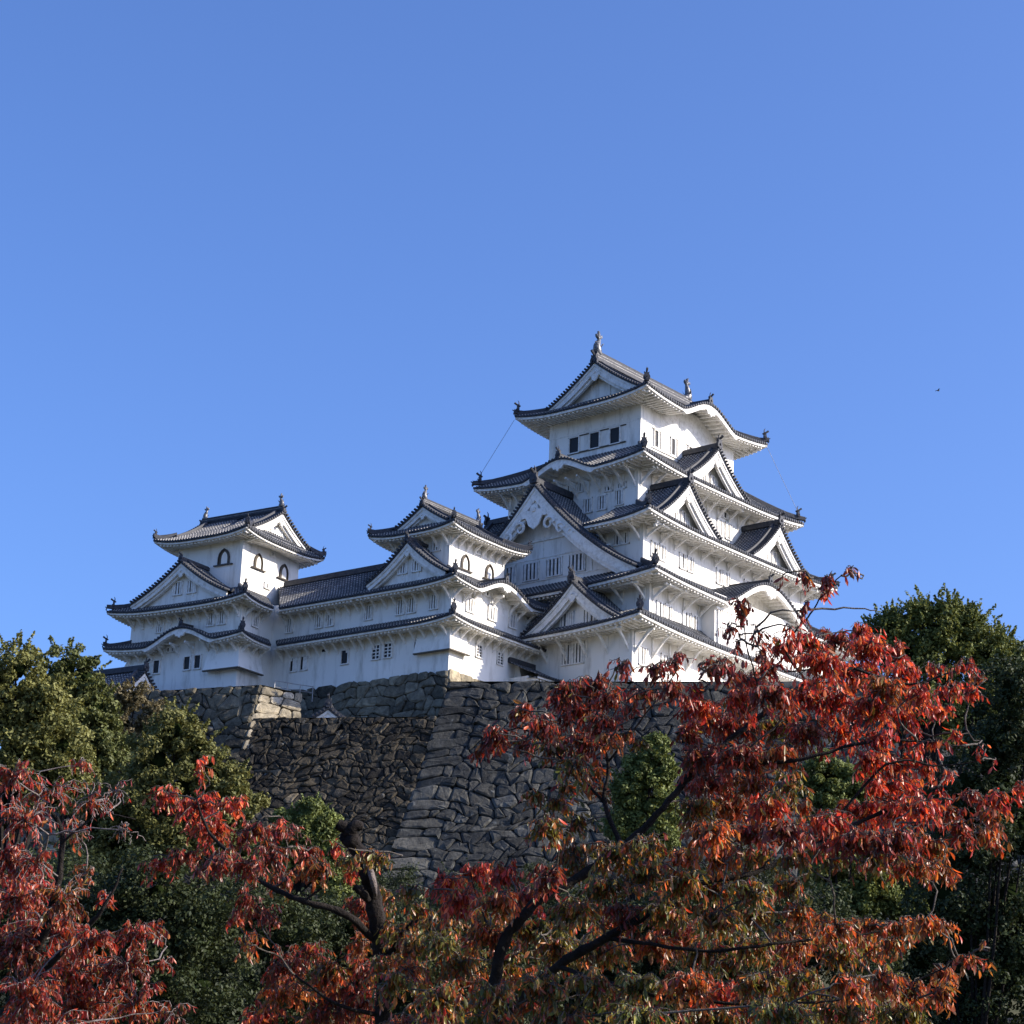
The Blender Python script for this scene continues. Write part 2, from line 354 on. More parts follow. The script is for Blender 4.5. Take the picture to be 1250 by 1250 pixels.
def gable(parent, fr, w_, h, z, depth, c=.34, over=.55, recess=.75, bb=.42, pend=1.0, windows=(), wz=0, ends=1.0, ridge_h=.45, sp=.32, ext=1.0, backz=0, fins=True, lines=True, pdz=0):
    """triangular gable (part) with its roof, bargeboards, pendant and ridge; fr.o at the middle of the gable foot, n outward"""
    def g(q): return h*((1-q)-c*q*(1-q))
    def slope_pts(n, dz=0., q1=1.0, N=14, q0=0.): return [(q0+(q1-q0)*k/N) for k in range(N+1)]
    wall = MB()
    N = 12; qs = [k/N for k in range(N+1)]
    top = [(-q*w_, g(q)) for q in reversed(qs)]+[(q*w_, g(q)) for q in qs[1:]]
    A = [fr.p(t, -recess, z+max(zz-.25, -.6)) for t, zz in top]; B = [fr.p(t, -recess, z-.6) for t, zz in top]
    n = len(top); wall.add(A+B, [(i, i+n, i+1+n, i+1) for i in range(n-1)])
    for k in ((-.33, .33) if lines else ()):      # timber lines moulded in the plaster
        wall.bar(fr.p(k*w_*.6, -recess+.03, z+.1), fr.p(k*w_*.6, -recess+.03, z+g(abs(k)*.6)-.5), .10, .06, up=fr.n)
    part = wall.build('gable', M['plaster'], parent)
    # roof
    tl = MB()
    for sg in (-1, 1):
        q1 = ext
        qq = [q1*k/14 for k in range(15)]
        vs = []; uv = []
        for q in qq:
            vs += [fr.p(sg*q*w_, over, z+g(q)), fr.p(sg*q*w_, -depth, z+g(q)+backz), fr.p(sg*q*w_, over, z+g(q)-.16), fr.p(sg*q*w_, -depth, z+g(q)-.16+backz)]; uv += [(0, q)]*4
        tl.add(vs, [f for k in range(14) for f in ((4*k, 4*k+1, 4*k+5, 4*k+4), (4*k+2, 4*k+6, 4*k+7, 4*k+3), (4*k, 4*k+4, 4*k+6, 4*k+2))], uv)
        m = int((depth+over-1.0)/sp)
        for i in range(m):      # rows of round tiles running down the slope
            nn = over-1.05-i*sp; vs = []; uv = []; L = 0; pz = None
            for q in [q1*k/8 for k in range(9)]:
                pp = np.array([q*w_, g(q)]);
                if pz is not None: L += np.linalg.norm(pp-pz)
                pz = pp
                dd = g(min(q+.01, 1))-g(max(q-.01, 0)); nz = np.array([-dd*(1 if q < 1 else 1), .02*w_]); nz /= max(np.linalg.norm(nz), 1e-6)
                zb = backz*(over-nn)/(depth+over)
                for dn, du in ((-.085, -.02), (-.05, .075), (.05, .075), (.085, -.02)):
                    vs.append(fr.p(sg*(q*w_+nz[0]*du), nn+dn, z+g(q)+nz[1]*du+zb)); uv.append((1, L))
            tl.add(vs, [(k*4+a, k*4+a+1, k*4+a+5, k*4+a+4) for k in range(8) for a in range(3)], uv)
        # verge: short tiles pointing out over the bargeboard
        L = 0; q = .02; step = .30
        while q < ext*.985:
            dq = .002; sl = math.hypot(w_, (g(q+dq)-g(q))/dq); zz = g(q)
            up_ = np.array([-(g(q+dq)-g(q))/dq, w_]); up_ /= np.linalg.norm(up_)
            c0 = np.array([q*w_, zz])+up_*.05
            P0 = fr.p(sg*c0[0], over+.14, z+c0[1]); P1 = fr.p(sg*c0[0], over-.55, z+c0[1])
            b0 = len(tl.v); tl.tube([P0, P1], .095, 6)
            for i_ in range(b0, len(tl.v)): tl.uv[i_] = (1, .2 if i_-b0 < 6 else .33)
            q += step/sl
        # descending ridge behind the verge
        vs = []
        for q in qq:
            dq = .002; up_ = np.array([-(g(q+dq)-g(q))/dq, w_]); up_ /= np.linalg.norm(up_)
            for (n_, u_) in ((over-.55, 0), (over-.6, .27), (over-.82, .27), (over-.87, 0)):
                vs.append(fr.p(sg*(q*w_+up_[0]*u_), n_, z+g(q)+up_[1]*u_))
        tl.add(vs, [(4*k+a, 4*k+a+1, 4*k+5+a, 4*k+4+a) for k in range(14) for a in range(3)]+[(56, 57, 58, 59)])
    tl.build('gable_roof', M['tile'], part)
    # bargeboards: outer board, and an inner fillet set back
    for (o0, o1, y0, y1, nm) in ((-.02, .16, over-.10, over-.24, 0), (.16, .16+bb, over-.18, over-.34, 1), (.16+bb, .16+bb*1.55, over-.36, over-.6, 2)):
        bm_ = MB()
        for sg in (-1, 1):
            vs = []
            for q in [ext*k/14 for k in range(15)]:
                dq = .002; up_ = np.array([-(g(q+dq)-g(q))/dq, w_]); up_ /= np.linalg.norm(up_)
                vo = .16
                for (n_, u_) in ((y0, -vo-o0), (y0, -vo-o1), (y1, -vo-o1), (y1, -vo-o0)):
                    xx = q*w_+up_[0]*u_
                    if xx < 0: # keep the mitre at the apex
                        zz = g(0)+u_/max(up_[1], .2)*1.0; xx = 0
                    else: zz = g(q)+up_[1]*u_
                    vs.append(fr.p(sg*xx, n_, z+zz))
            bm_.add(vs, [(4*k+a, 4*k+(a+1) % 4, 4*k+4+(a+1) % 4, 4*k+4+a) for k in range(14) for a in range(4)]+[(56, 57, 58, 59)])
        bm_.build('bargeboard', M['trim'], part)
    if pend:                # hanging pendant (turnip shape with side scrolls)
        pm = MB(); zt = z+h-.55-bb*1.1+pdz
        out = [(0, .25), (.16, .2), (.22, .0), (.42, .02), (.62, -.12), (.60, -.3), (.42, -.28), (.34, -.42), (.26, -.62), (.12, -.72), (0, -.80)]
        out = out+[(-a, b) for a, b in out[-2:0:-1]]
        A = [fr.p(a*pend, over-.12, zt+b*pend) for a, b in out]; B = [fr.p(a*pend, over-.26, zt+b*pend) for a, b in out]; n = len(out)
        pm.add(A+B, [tuple(range(n)), tuple(range(2*n-1, n-1, -1))]+[(i, i+n, (i+1) % n+n, (i+1) % n) for i in range(n)])
        pm.tube([fr.p(0, over-.2, zt+.02*pend), fr.p(0, over+.0, zt+.02*pend)], .11*pend, 6)
        pm.build('gable_pendant', M['trim'], part)
    for (t, ww, hh, nb) in windows: window(part, fr, t, -recess, z+wz, ww, hh, nb)
    # ridge on top
    rr = MB(); Z0 = z+h
    rr.bar(fr.p(0, over-.1, Z0+ridge_h*.35), fr.p(0, -depth, Z0+ridge_h*.35+backz), .42, ridge_h*.8); rr.tube([fr.p(0, over-.05, Z0+ridge_h*.85), fr.p(0, -depth, Z0+ridge_h*.85+backz)], .12, 6)
    rr.build('ridge', M['ridge'], part)
    if fins: end_tile(part, fr.p(0, over-.02, Z0+.05), fr.n, ends)
    return part
def window(parent, fr, t, n, z, w_, h, bars=3, kind='lattice'):
    """window part: dark opening, with frame and bars as sub-parts. t = centre, z = sill, n = wall plane"""
    lv = parent.parent is not None          # under a gable: already a sub-part
    pm = MB(); d = .03
    if kind == 'bell':
        pts = [(-.5, 0), (-.5, .45), (-.42, .70), (-.25, .88), (0, 1.0), (.25, .88), (.42, .70), (.5, .45), (.5, 0)]
        P = [fr.p(t+a*w_, n+d, z+b*h) for a, b in pts]; pm.add(P, [tuple(range(len(P)))])
        o = pm.build('window', M['wood'], parent)
        fm = MB()
        for i in range(len(pts)-1):
            a, b = pts[i], pts[i+1]; k = 1.10
            fm.bar(fr.p(t+a[0]*w_*k, n+.06, z+a[1]*h*1.03), fr.p(t+b[0]*w_*k, n+.06, z+b[1]*h*1.03), .085, .11, up=fr.n)
        fm.bar(fr.p(t-.95*w_, n+.1, z-.05), fr.p(t+.95*w_, n+.1, z-.05), .14, .09)
        fm.build('window_frame', M['black'], o if not lv else o)
        sh = MB(); sh.add([fr.p(t+a*w_*.62+.05*w_, n+.05, z+.06+b*h*.80) for a, b in pts], [tuple(range(9))]); sh.build('shutter', M['plaster'], o)
        return o
    P = [fr.p(t-w_/2, n+d, z), fr.p(t+w_/2, n+d, z), fr.p(t+w_/2, n+d, z+h), fr.p(t-w_/2, n+d, z+h)]
    pm.add(P, [(0, 1, 2, 3)])
    tgt = parent
    o = pm.build('window', M['dark'], tgt)
    fm = MB(); e = .09
    for a, b in ((t-w_/2-e/2, 0), (t+w_/2+e/2, 0)):
        fm.bar(fr.p(a, n+.05, z-e), fr.p(a, n+.05, z+h+e), e, .14, up=fr.n)
    for zz in (z-e/2, z+h+e/2): fm.bar(fr.p(t-w_/2-e, n+.05, zz), fr.p(t+w_/2+e, n+.05, zz), e, .143, up=fr.n)
    if kind == 'lattice':
        for k in range(bars):
            tt = t-w_/2+w_*(k+.5+0)/bars; fm.bar(fr.p(tt, n+.05, z), fr.p(tt, n+.05, z+h), w_/bars*.50, .10, up=fr.n)
    if kind == 'cross':
        for k in range(1): fm.bar(fr.p(t, n+.045, z), fr.p(t, n+.045, z+h), .09, .06, up=fr.n)
        for k in (1, 2, 3): fm.bar(fr.p(t-w_/2, n+.04, z+h*k/4), fr.p(t+w_/2, n+.04, z+h*k/4), .07, .05, up=fr.n)
    if kind == 'shutter':       # half-open plastered shutter beside a dark slot
        fm.bar(fr.p(t+w_*.18, n+.05, z+.02), fr.p(t+w_*.18, n+.05, z+h-.02), w_*.62, .06, up=fr.n)
    fm.build('window_frame', M['trim'], o if parent.parent is None else parent)
    return o
def bracket_mesh(reach, drop):
    mb = MB()           # curved strut from wall to the eave beam, local: y = outward, z up
    N = 5; pts = []
    for k in range(N+1):
        s = k/N; pts.append((0, reach*s, -drop*(1-s)**1.25*(1) ))
    for k in range(N): mb.bar(pts[k], pts[k+1], .15, .2)
    mb.bar((0, 0, -drop-.15), (0, 0, .05), .16, .16)
    mb.bar((0, 0, .05), (0, reach+.25, .02), .14, .16)
    return mb
BR = {}
def brackets(parent, fr, nW, zs, t0, t1, sp=1.0, reach=.9, drop=.9, skip=()):
    key = (round(reach, 2), round(drop, 2))
    n = max(1, int(round((t1-t0)/sp)))
    for i in range(n+1):
        t = t0+(t1-t0)*i/n
        if any(a < t < b for a, b in skip): continue
        z = zs(t) if callable(zs) else zs
        if key not in BR:
            o = bracket_mesh(*key).build('eave_bracket', M['trim'], parent); BR[key] = o.data
        else:
            o = bpy.data.objects.new('eave_bracket', BR[key]); sc.collection.objects.link(o); o.parent = parent
        o.location = fr.p(t, nW, z); o.rotation_euler = (0, 0, math.atan2(fr.n[1], fr.n[0])-math.pi/2)
def beam(parent, fr, n, z, t0, t1, s=.17):
    mb = MB(); mb.bar(fr.p(t0, n, z), fr.p(t1, n, z), s, s); mb.build('eave_beam', M['trim'], parent)
def walls(parent, a, b, z0, z1, flare=0, cx=0, cy=0, a1=None, name='wall'):
    mb = MB(); vs = []
    for z, e in ((z0, flare), (z0+(z1-z0)*.25, flare*.4), (z0+(z1-z0)*.5, 0), (z1, 0)):
        vs += [(cx-a-e, cy-b-e, z), (cx+a+e, cy-b-e, z), (cx+a+e, cy+b+e, z), (cx-a-e, cy+b+e, z)]
    mb.add(vs, [(4*k+i, 4*k+(i+1) % 4, 4*k+4+(i+1) % 4, 4*k+4+i) for k in range(3) for i in range(4)]+[(12, 13, 14, 15)])
    return mb.build(name, M['plaster'], parent)
def hip_roof(root, A, B, zE, a, b, zI, U, wall, wgap=0, karas={}, cx=0, cy=0, board=.26, sides='WSEN', finial=1.0, rafter=.42, kridge={}, sp=.32):
    """skirt roof: eave rectangle A x B, inner a x b. wall=(wa,wb) is the wall below"""
    tl = MB(); wh = MB(); zfs = {}
    S = {'W': ((-1, 0), A, a, B, b, wall[0]), 'E': ((1, 0), A, a, B, b, wall[0]), 'S': ((0, -1), B, b, A, a, wall[1]), 'N': ((0, 1), B, b, A, a, wall[1])}
    for k in sides:
        n, nE, nI, tE, tI, nW = S[k]; fr = Fr((cx, cy, 0), n)
        if wgap and k in 'WE':      # interrupted by a great gable
            for q in ((-tE, -wgap), (wgap, tE)):
                roof_side(fr, nE, zE, nI, zI, q, (max(q[0], -tI), q[1]) if q[0] < 0 else (q[0], tI), tl, wh, (U, 0) if q[0] < 0 else (0, U), nW, board=board, rafter=rafter, sp=sp, lup=.8)
            zfs[k] = (fr, None); continue
        zfs[k] = (fr, roof_side(fr, nE, zE, nI, zI, (-tE, tE), (-tI, tI), tl, wh, (U, U), nW, karas.get(k, ()), board=board, rafter=rafter, sp=sp))
    roof = tl.build('roof', M['tile'], root); wh.build('eave', M['trim'], roof)
    for sx in (-1, 1):
        for sy in (-1, 1):
            hm = MB()
            pts, hd = hip_ridge((cx+sx*(A+.05), cy+sy*(B+.05), zE+U+.05), (cx+sx*a, cy+sy*b, zI+.05), .36, .30, hm, U=U)
            hm.build('hip_ridge', M['ridge'], roof)
            if finial:
                q = pts[0]*.80+pts[1]*.2+np.array([0, 0, .32]); end_tile(roof, pts[1]*.75+pts[0]*.25+np.array([0, 0, .25]), -hd, .85*finial)
                end_tile(roof, pts[0]+np.array([0, 0, .05]), -hd, .42*finial)
    for k, lst in karas.items():
        fr = zfs[k][0]; nE = S[k][1]; nI = S[k][2]
        for (c, w_, H) in lst:
            rm = MB(); L = min(nE-nI, kridge.get(k, 9)); z = zE+H+.12
            rm.bar(fr.p(c, nE-.1, z+.1), fr.p(c, nE-L, z+.22), .34, .30); rm.tube([fr.p(c, nE-.05, z+.28), fr.p(c, nE-L, z+.4)], .11, 6)
            rm.build('ridge', M['ridge'], roof); end_tile(roof, fr.p(c, nE-.1, z), fr.n, .8*finial)
            pm = MB(); s_ = min(1.2, H*.7); zt = zE+H-.13-board*1.7
            out = [(-.9, .05), (-.55, -.12), (-.42, -.34), (-.2, -.30), (0, -.52), (.2, -.30), (.42, -.34), (.55, -.12), (.9, .05), (.45, .14), (0, .2), (-.45, .14)]
            P = [fr.p(c+x*s_, nE-.02, zt+z_*s_) for x, z_ in out]; Q = [fr.p(c+x*s_, nE-.2, zt+z_*s_) for x, z_ in out]; n = len(out)
            pm.add(P+Q, [tuple(range(n)), tuple(range(2*n-1, n-1, -1))]+[(i, i+n, (i+1) % n+n, (i+1) % n) for i in range(n)])
            pm.build('gable_pendant', M['trim'], roof)
    return roof, zfs
def drop_bay(root, cx, cy, sx, sy, lx, ly, z0, z1, out=.75):
    """stone-dropping bay wrapped round a corner: plastered wedge leaning out towards its foot"""
    mb = MB(); e = .02
    # corner at (cx,cy), outward directions sx,sy, running back lx along x and ly along y
    P = lambda x, y, z: (cx+sx*x, cy+sy*y, z)
    top = [P(e, -ly, z1), P(e, e, z1), P(-lx, e, z1)]; bot = [P(out, -ly, z0), P(out, out, z0), P(-lx, out, z0)]
    inn = [P(-.2, -ly, z1), P(-.2, -.2, z1), P(-lx, -.2, z1), P(-.2, -ly, z0), P(-.2, -.2, z0), P(-lx, -.2, z0)]
    v = top+bot+inn
    mb.add(v, [(0, 1, 4, 3), (1, 2, 5, 4), (0, 3, 9, 6), (2, 8, 11, 5), (3, 4, 10, 9), (4, 5, 11, 10)])
    o = mb.build('stone_drop_bay', M['plaster'], root)
    m2 = MB(); m2.bar(P(out-.05, -ly, z0-.05), P(out-.05, out, z0-.05), .2, .10); m2.bar(P(out-.05, out-.05, z0-.052), P(-lx, out-.05, z0-.052), .2, .10)
    m2.build('bay_sill', M['wood'], o); return o
# ---------------------------------------------------------------- main keep (origin: centre of the tower, z = 0 at the timber foot)
def main_keep():
    K = empty('castle_keep', (0, 0, 0)); tag(K, 'tallest white five-tiered castle keep with curved grey tiled roofs', 'castle keep')
    W = lambda x: Fr((x, 0, 0), (-1, 0)); S = lambda y: Fr((0, y, 0), (0, -1))
    fW, fS = Fr((0, 0, 0), (-1, 0)), Fr((0, 0, 0), (0, -1)); fN, fE = Fr((0, 0, 0), (0, 1)), Fr((0, 0, 0), (1, 0))
    # storeys
    walls(K, 14.45, 10.95, -.6, 4.3, cx=-1.15)
    walls(K, 13.3, 10.75, 3.6, 8.7)
    walls(K, 11.5, 8.75, 7.5, 14.1)
    walls(K, 9.5, 6.68, 13.4, 19.8)
    walls(K, 6.74, 4.77, 19, 26.4)
    # R1
    r1, _ = hip_roof(K, 16.45, 13.05, 3.95, 13.2, 10.7, 5.7, .55, (14.45, 10.95), cx=-1.15, board=.28)
    gable(r1.parent, Fr((-16.85, -6.3, 0), (-1, 0)), 4.75, 3.6, 4.25, 3.6, over=.3, bb=.42, windows=((-1.1, 1.1, 1.0, 3), (1.1, 1.1, 1.0, 3)), wz=.45, pend=.8)
    # R2 with the great west gable and the south cusped gable
    r2, _ = hip_roof(K, 15.4, 12.86, 8.0, 11.4, 8.65, 10.4, .5, (13.3, 10.75), karas={'S': [(0.2, 6.6, 2.7)]}, kridge={'S': 5.2}, board=.28)
    for n in ((-1, 0), (1, 0)):
        gable(K, Fr((14.0*n[0], 0, 0), n), 10.2, 8.35, 9.15, 6.2, c=.42, over=.35, recess=1.15, bb=.55, pend=2.0, pdz=-1.0, ridge_h=.6, ends=1.2,
              windows=((-3.6, 1.5, 1.35, 4), (-1.2, 1.5, 1.35, 4), (1.15, 1.5, 1.35, 4), (3.45, 1.5, 1.35, 4)) , wz=.95, lines=False)
    gm = MB(); f = Fr((-12.85, 0, 0), (-1, 0))
    gm.bar(f.p(-6.6, .03, 11.75), f.p(6.6, .03, 11.75), .07, .10); gm.bar(f.p(-7.4, .03, 9.9), f.p(7.4, .03, 9.9), .07, .08)
    for t in (-4.9, 4.9): gm.bar(f.p(t, .03, 9.9), f.p(t, .03, 11.7), .08, .06, up=f.n)
    gm.bar(f.p(0, .03, 11.8), f.p(0, .03, 13.6), .07, .06, up=f.n)
    gm.build('wall_moulding', M['trim'], K)
    # carved scrolls either side of the great pendant
    for sg in (-1, 1):
        sm = MB()
        for (cx_, cz_, r0, turns) in ((1.35, 14.35, .62, 1.4), (2.55, 13.75, .5, 1.3), (3.6, 13.2, .36, 1.1)):
            pts = [Fr((-14.12, 0, 0), (-1, 0)).p(sg*(cx_+.1+r0*(1-k/22)*math.cos(k*.42)), .02, cz_-.35+r0*(1-k/22)*math.sin(k*.42)) for k in range(18)]
            sm.tube(pts, [.15*(1-k/30) for k in range(18)], 5)
        sm.build('gable_scroll', M['trim'], K)
    # R3 with two gables on the south
    r3, _ = hip_roof(K, 13.64, 10.85, 13.5, 9.4, 6.6, 16.0, .5, (11.5, 8.75), board=.28, wgap=4.5)
    for cx_ in (-7.75, 5.3):
        gable(K, Fr((cx_, -10.15, 0), (0, -1)), 4.45, 3.75, 13.75, 4.4, over=.35, bb=.42, windows=((-.75, .9, 1.1, 3), (.75, .9, 1.1, 3)), wz=.5, pend=.85)
        gable(K, Fr((cx_, 10.15, 0), (0, 1)), 4.45, 3.75, 13.75, 4.4, over=.35, bb=.42, pend=.85)
    # R4 with west cusped gable and a south gable
    r4, _ = hip_roof(K, 11.62, 8.79, 19.05, 6.7, 4.7, 22.1, .52, (9.5, 6.68), karas={'W': [(.1, 3.9, 1.35)], 'E': [(0, 3.9, 1.35)]}, kridge={'W': 3.5, 'E': 3.5}, board=.28)
    gable(K, Fr((-.85, -8.15, 0), (0, -1)), 4.5, 3.55, 19.25, 4.0, over=.35, bb=.42, windows=((-.7, .8, .9, 3), (.7, .8, .9, 3)), wz=.5, pend=.85)
    gable(K, Fr((-.85, 8.15, 0), (0, 1)), 4.5, 3.55, 19.25, 4.0, over=.35, bb=.42, pend=.85)
    # R5: hip-and-gable top roof, ridge east-west
    r5, _ = hip_roof(K, 8.86, 6.89, 25.85, 6.5, 4.73, 27.15, .55, (6.74, 4.77), karas={'S': [(.3, 4.1, 1.5)], 'N': [(-.3, 4.1, 1.5)]}, kridge={'S': 3.0, 'N': 3.0}, board=.28)
    for n in ((-1, 0), (1, 0)):
        gable(K, Fr((6.75*n[0], 0, 0), n), 4.95, 3.3, 27.1, 6.75, c=.22, over=.3, bb=.42, pend=.95, ridge_h=.4, ends=0.01, fins=False, ext=1.02)
    top_ridge(K, (-6.9, 0, 30.45), (6.9, 0, 30.45), .62, .95)
    for s_ in (-1, 1):
        end_tile(K, (s_*7.0, 0, 30.2), (s_, 0), 1.1); fish(K, (s_*6.4, 0, 31.15), (s_, 0), 1.0)
    # top storey west and south: openings, sills, mouldings
    f = W(-6.74)
    for t in (-2.05, .1, 2.2): window(K, f, t, 0, 22.72, .95, 1.32, 0, 'open')
    m = MB(); m.bar(f.p(-2.7, .05, 22.64), f.p(3.3, .05, 22.64), .12, .10); m.bar(f.p(-2.7, .04, 24.12), f.p(3.3, .04, 24.12), .08, .08); m.build('window_sill', M['wood'], K)
    m = MB()
    for ff, L in ((f, 4.77), (S(-4.77), 6.74)):
        m.bar(ff.p(-L, .015, 24.35), ff.p(L, .015, 24.35), .03, .09)
        for i in range(1, 5): m.bar(ff.p(-L+2*L*i/5, .012, 24.4), ff.p(-L+2*L*i/5, .012, 26), .06, .03, up=ff.n)
        m.bar(ff.p(-L+.35, .012, 21.5), ff.p(-L+.35, .012, 26), .06, .03, up=ff.n)
    m.build('wall_moulding', M['trim'], K)
    f = S(-4.77)
    for t in (-4.55, -2.2, .3, 2.6): window(K, f, t-.1, 0, 22.5, .45, 1.4, 0, 'open')
    for t in (-3.5, -1.15, 1.35, 3.65):
        sh = MB(); sh.bar(f.p(t+.05, .07, 22.45), f.p(t+.05, .07, 23.95), 1.15, .10, up=f.n); sh.build('shutter', M['plaster'], K)
    m = MB(); m.bar(f.p(-5.2, .05, 22.36), f.p(4.6, .05, 22.36), .10, .12); m.bar(f.p(-5.2, .05, 24.05), f.p(4.6, .05, 24.05), .1, .1); m.build('window_sill', M['trim'], K)
    # 4th storey
    f = W(-9.5)
    for t in (1.7, 3.15): window(K, f, t, 0, 16.1, .8, 1.1, 3)
    window(K, f, 4.85, 0, 16.2, .75, 1.15, 3)
    for t in (-.4, .8, 5.1, 3.8): window(K, f, t, 0, 18.0 if t < 3 else 17.55, .7, .7 if t < 3 else .35, 3 if t < 3 else 2)
    f = S(-6.68)
    for t in (-3.9, -2.6, 1.9, 3.1): window(K, f, t, 0, 16.3, .75, 1.3, 3)
    for t in (-6.2, 2.6, 6.5): window(K, f, t, 0, 18.0, 1.2, .45, 2)
    # 3rd storey
    f = W(-11.5); window(K, f, 6.3, 0, 12.1, .65, .85, 2); window(K, f, 7.1, 0, 12.1, .55, .85, 2)
    f = S(-8.75)
    for t in (-10.1, -9.05, -6.3, -5.25, -1.2, -.2, 2.8, 3.9, 7, 8): window(K, f, t, 0, 11.1, .72, 1.15, 2)
    # 2nd storey
    f = S(-10.75)
    for t in (-12.0, -10.9, -8.6, -7.5, 8, 9.1): window(K, f, t, 0, 4.95+.25, .75, 1.5, 2)
    # lattice bay
    b = MB(); b.box(-6.6, 5.2, -12.05, -10.7, 3.9, 8.6); o = b.build('lattice_bay', M['plaster'], K)
    b = MB(); f = S(-12.05)
    b.add([f.p(-6.2, .02, 4.5), f.p(4.8, .02, 4.5), f.p(4.8, .02, 7.3), f.p(-6.2, .02, 7.3)], [(0, 1, 2, 3)]); b.build('window', M['dark'], o)
    b = MB()
    for i in range(37): b.bar(f.p(-6.2+11*i/36, .09, 4.45), f.p(-6.2+11*i/36, .09, 7.35), .2, .14, up=f.n)
    b.bar(f.p(-6.6, .1, 4.4), f.p(5.2, .1, 4.4), .2, .2); b.bar(f.p(-6.6, .1, 7.4), f.p(5.2, .1, 7.4), .2, .2); b.build('lattice_bar', M['trim'], o)
    # 1st storey
    f = W(-15.6)
    for t in (4.9, 6.0): window(K, f, t, 0, 1.9, .9, 1.5, 3)
    for ff, L in ((S(-10.95), (-14.3, -11.5, 0.5)),):
        for t in L: window(K, ff, t, 0, 1.4, .9, 1.3, 3)
    # brackets and beams
    brackets(K, fW, 15.6, 3.65, -10.6, 10.6, 1.9, 1.4, 1.3); brackets(K, fS, 10.95, 3.65, -15.3, 13, 2.2, 1.5, 1.5)
    brackets(K, fS, 10.75, 7.65, -12.9, -6.9, 1.9, 1.4, .9); brackets(K, fW, 13.3, 7.65, -10.3, 10.3, 2.1, 1.4, .9)
    brackets(K, fS, 8.75, 13.15, -11.1, 11.1, 1.85, 1.4, .7); brackets(K, fW, 11.5, 13.15, 5.2, 8.4, 1.6, 1.4, .9)
    brackets(K, fS, 6.68, 18.75, -9.2, 9.2, 1.5, 1.4, 1.1); brackets(K, fW, 9.5, 18.75, -6.4, 6.4, 1.15, 1.4, 1.2)
    for f, n, z, L in ((fW, 17.0, 3.68, 11), (fS, 12.4, 3.68, 13.5), (fS, 12.15, 7.7, 13.3), (fW, 14.7, 7.7, 10.7), (fS, 10.15, 13.2, 11.5), (fW, 12.9, 13.2, 8.7), (fS, 8.05, 18.8, 9.5), (fW, 10.9, 18.8, 6.6)):
        if f is fS and n == 12.15: beam(K, f, n, z, -L, -6.8); beam(K, f, n, z, 6.8, L)
        elif f is fW and n == 10.9: beam(K, f, n, z, -L, -3.6); beam(K, f, n, z, 3.8, L)
        else: beam(K, f, n, z, -L, L)
    # lightning cables
    for a, b in (((-8.9, 6.9, 26), (-11.6, 8.8, 19.7)), ((8.8, -6.9, 26), (11.5, -8.7, 19.7))):
        m = MB(); m.tube([a, ((a[0]+b[0])/2, (a[1]+b[1])/2, (a[2]+b[2])/2), b], .018, 4); m.build('lightning_cable', M['metal'], K)
    return K
main_keep()
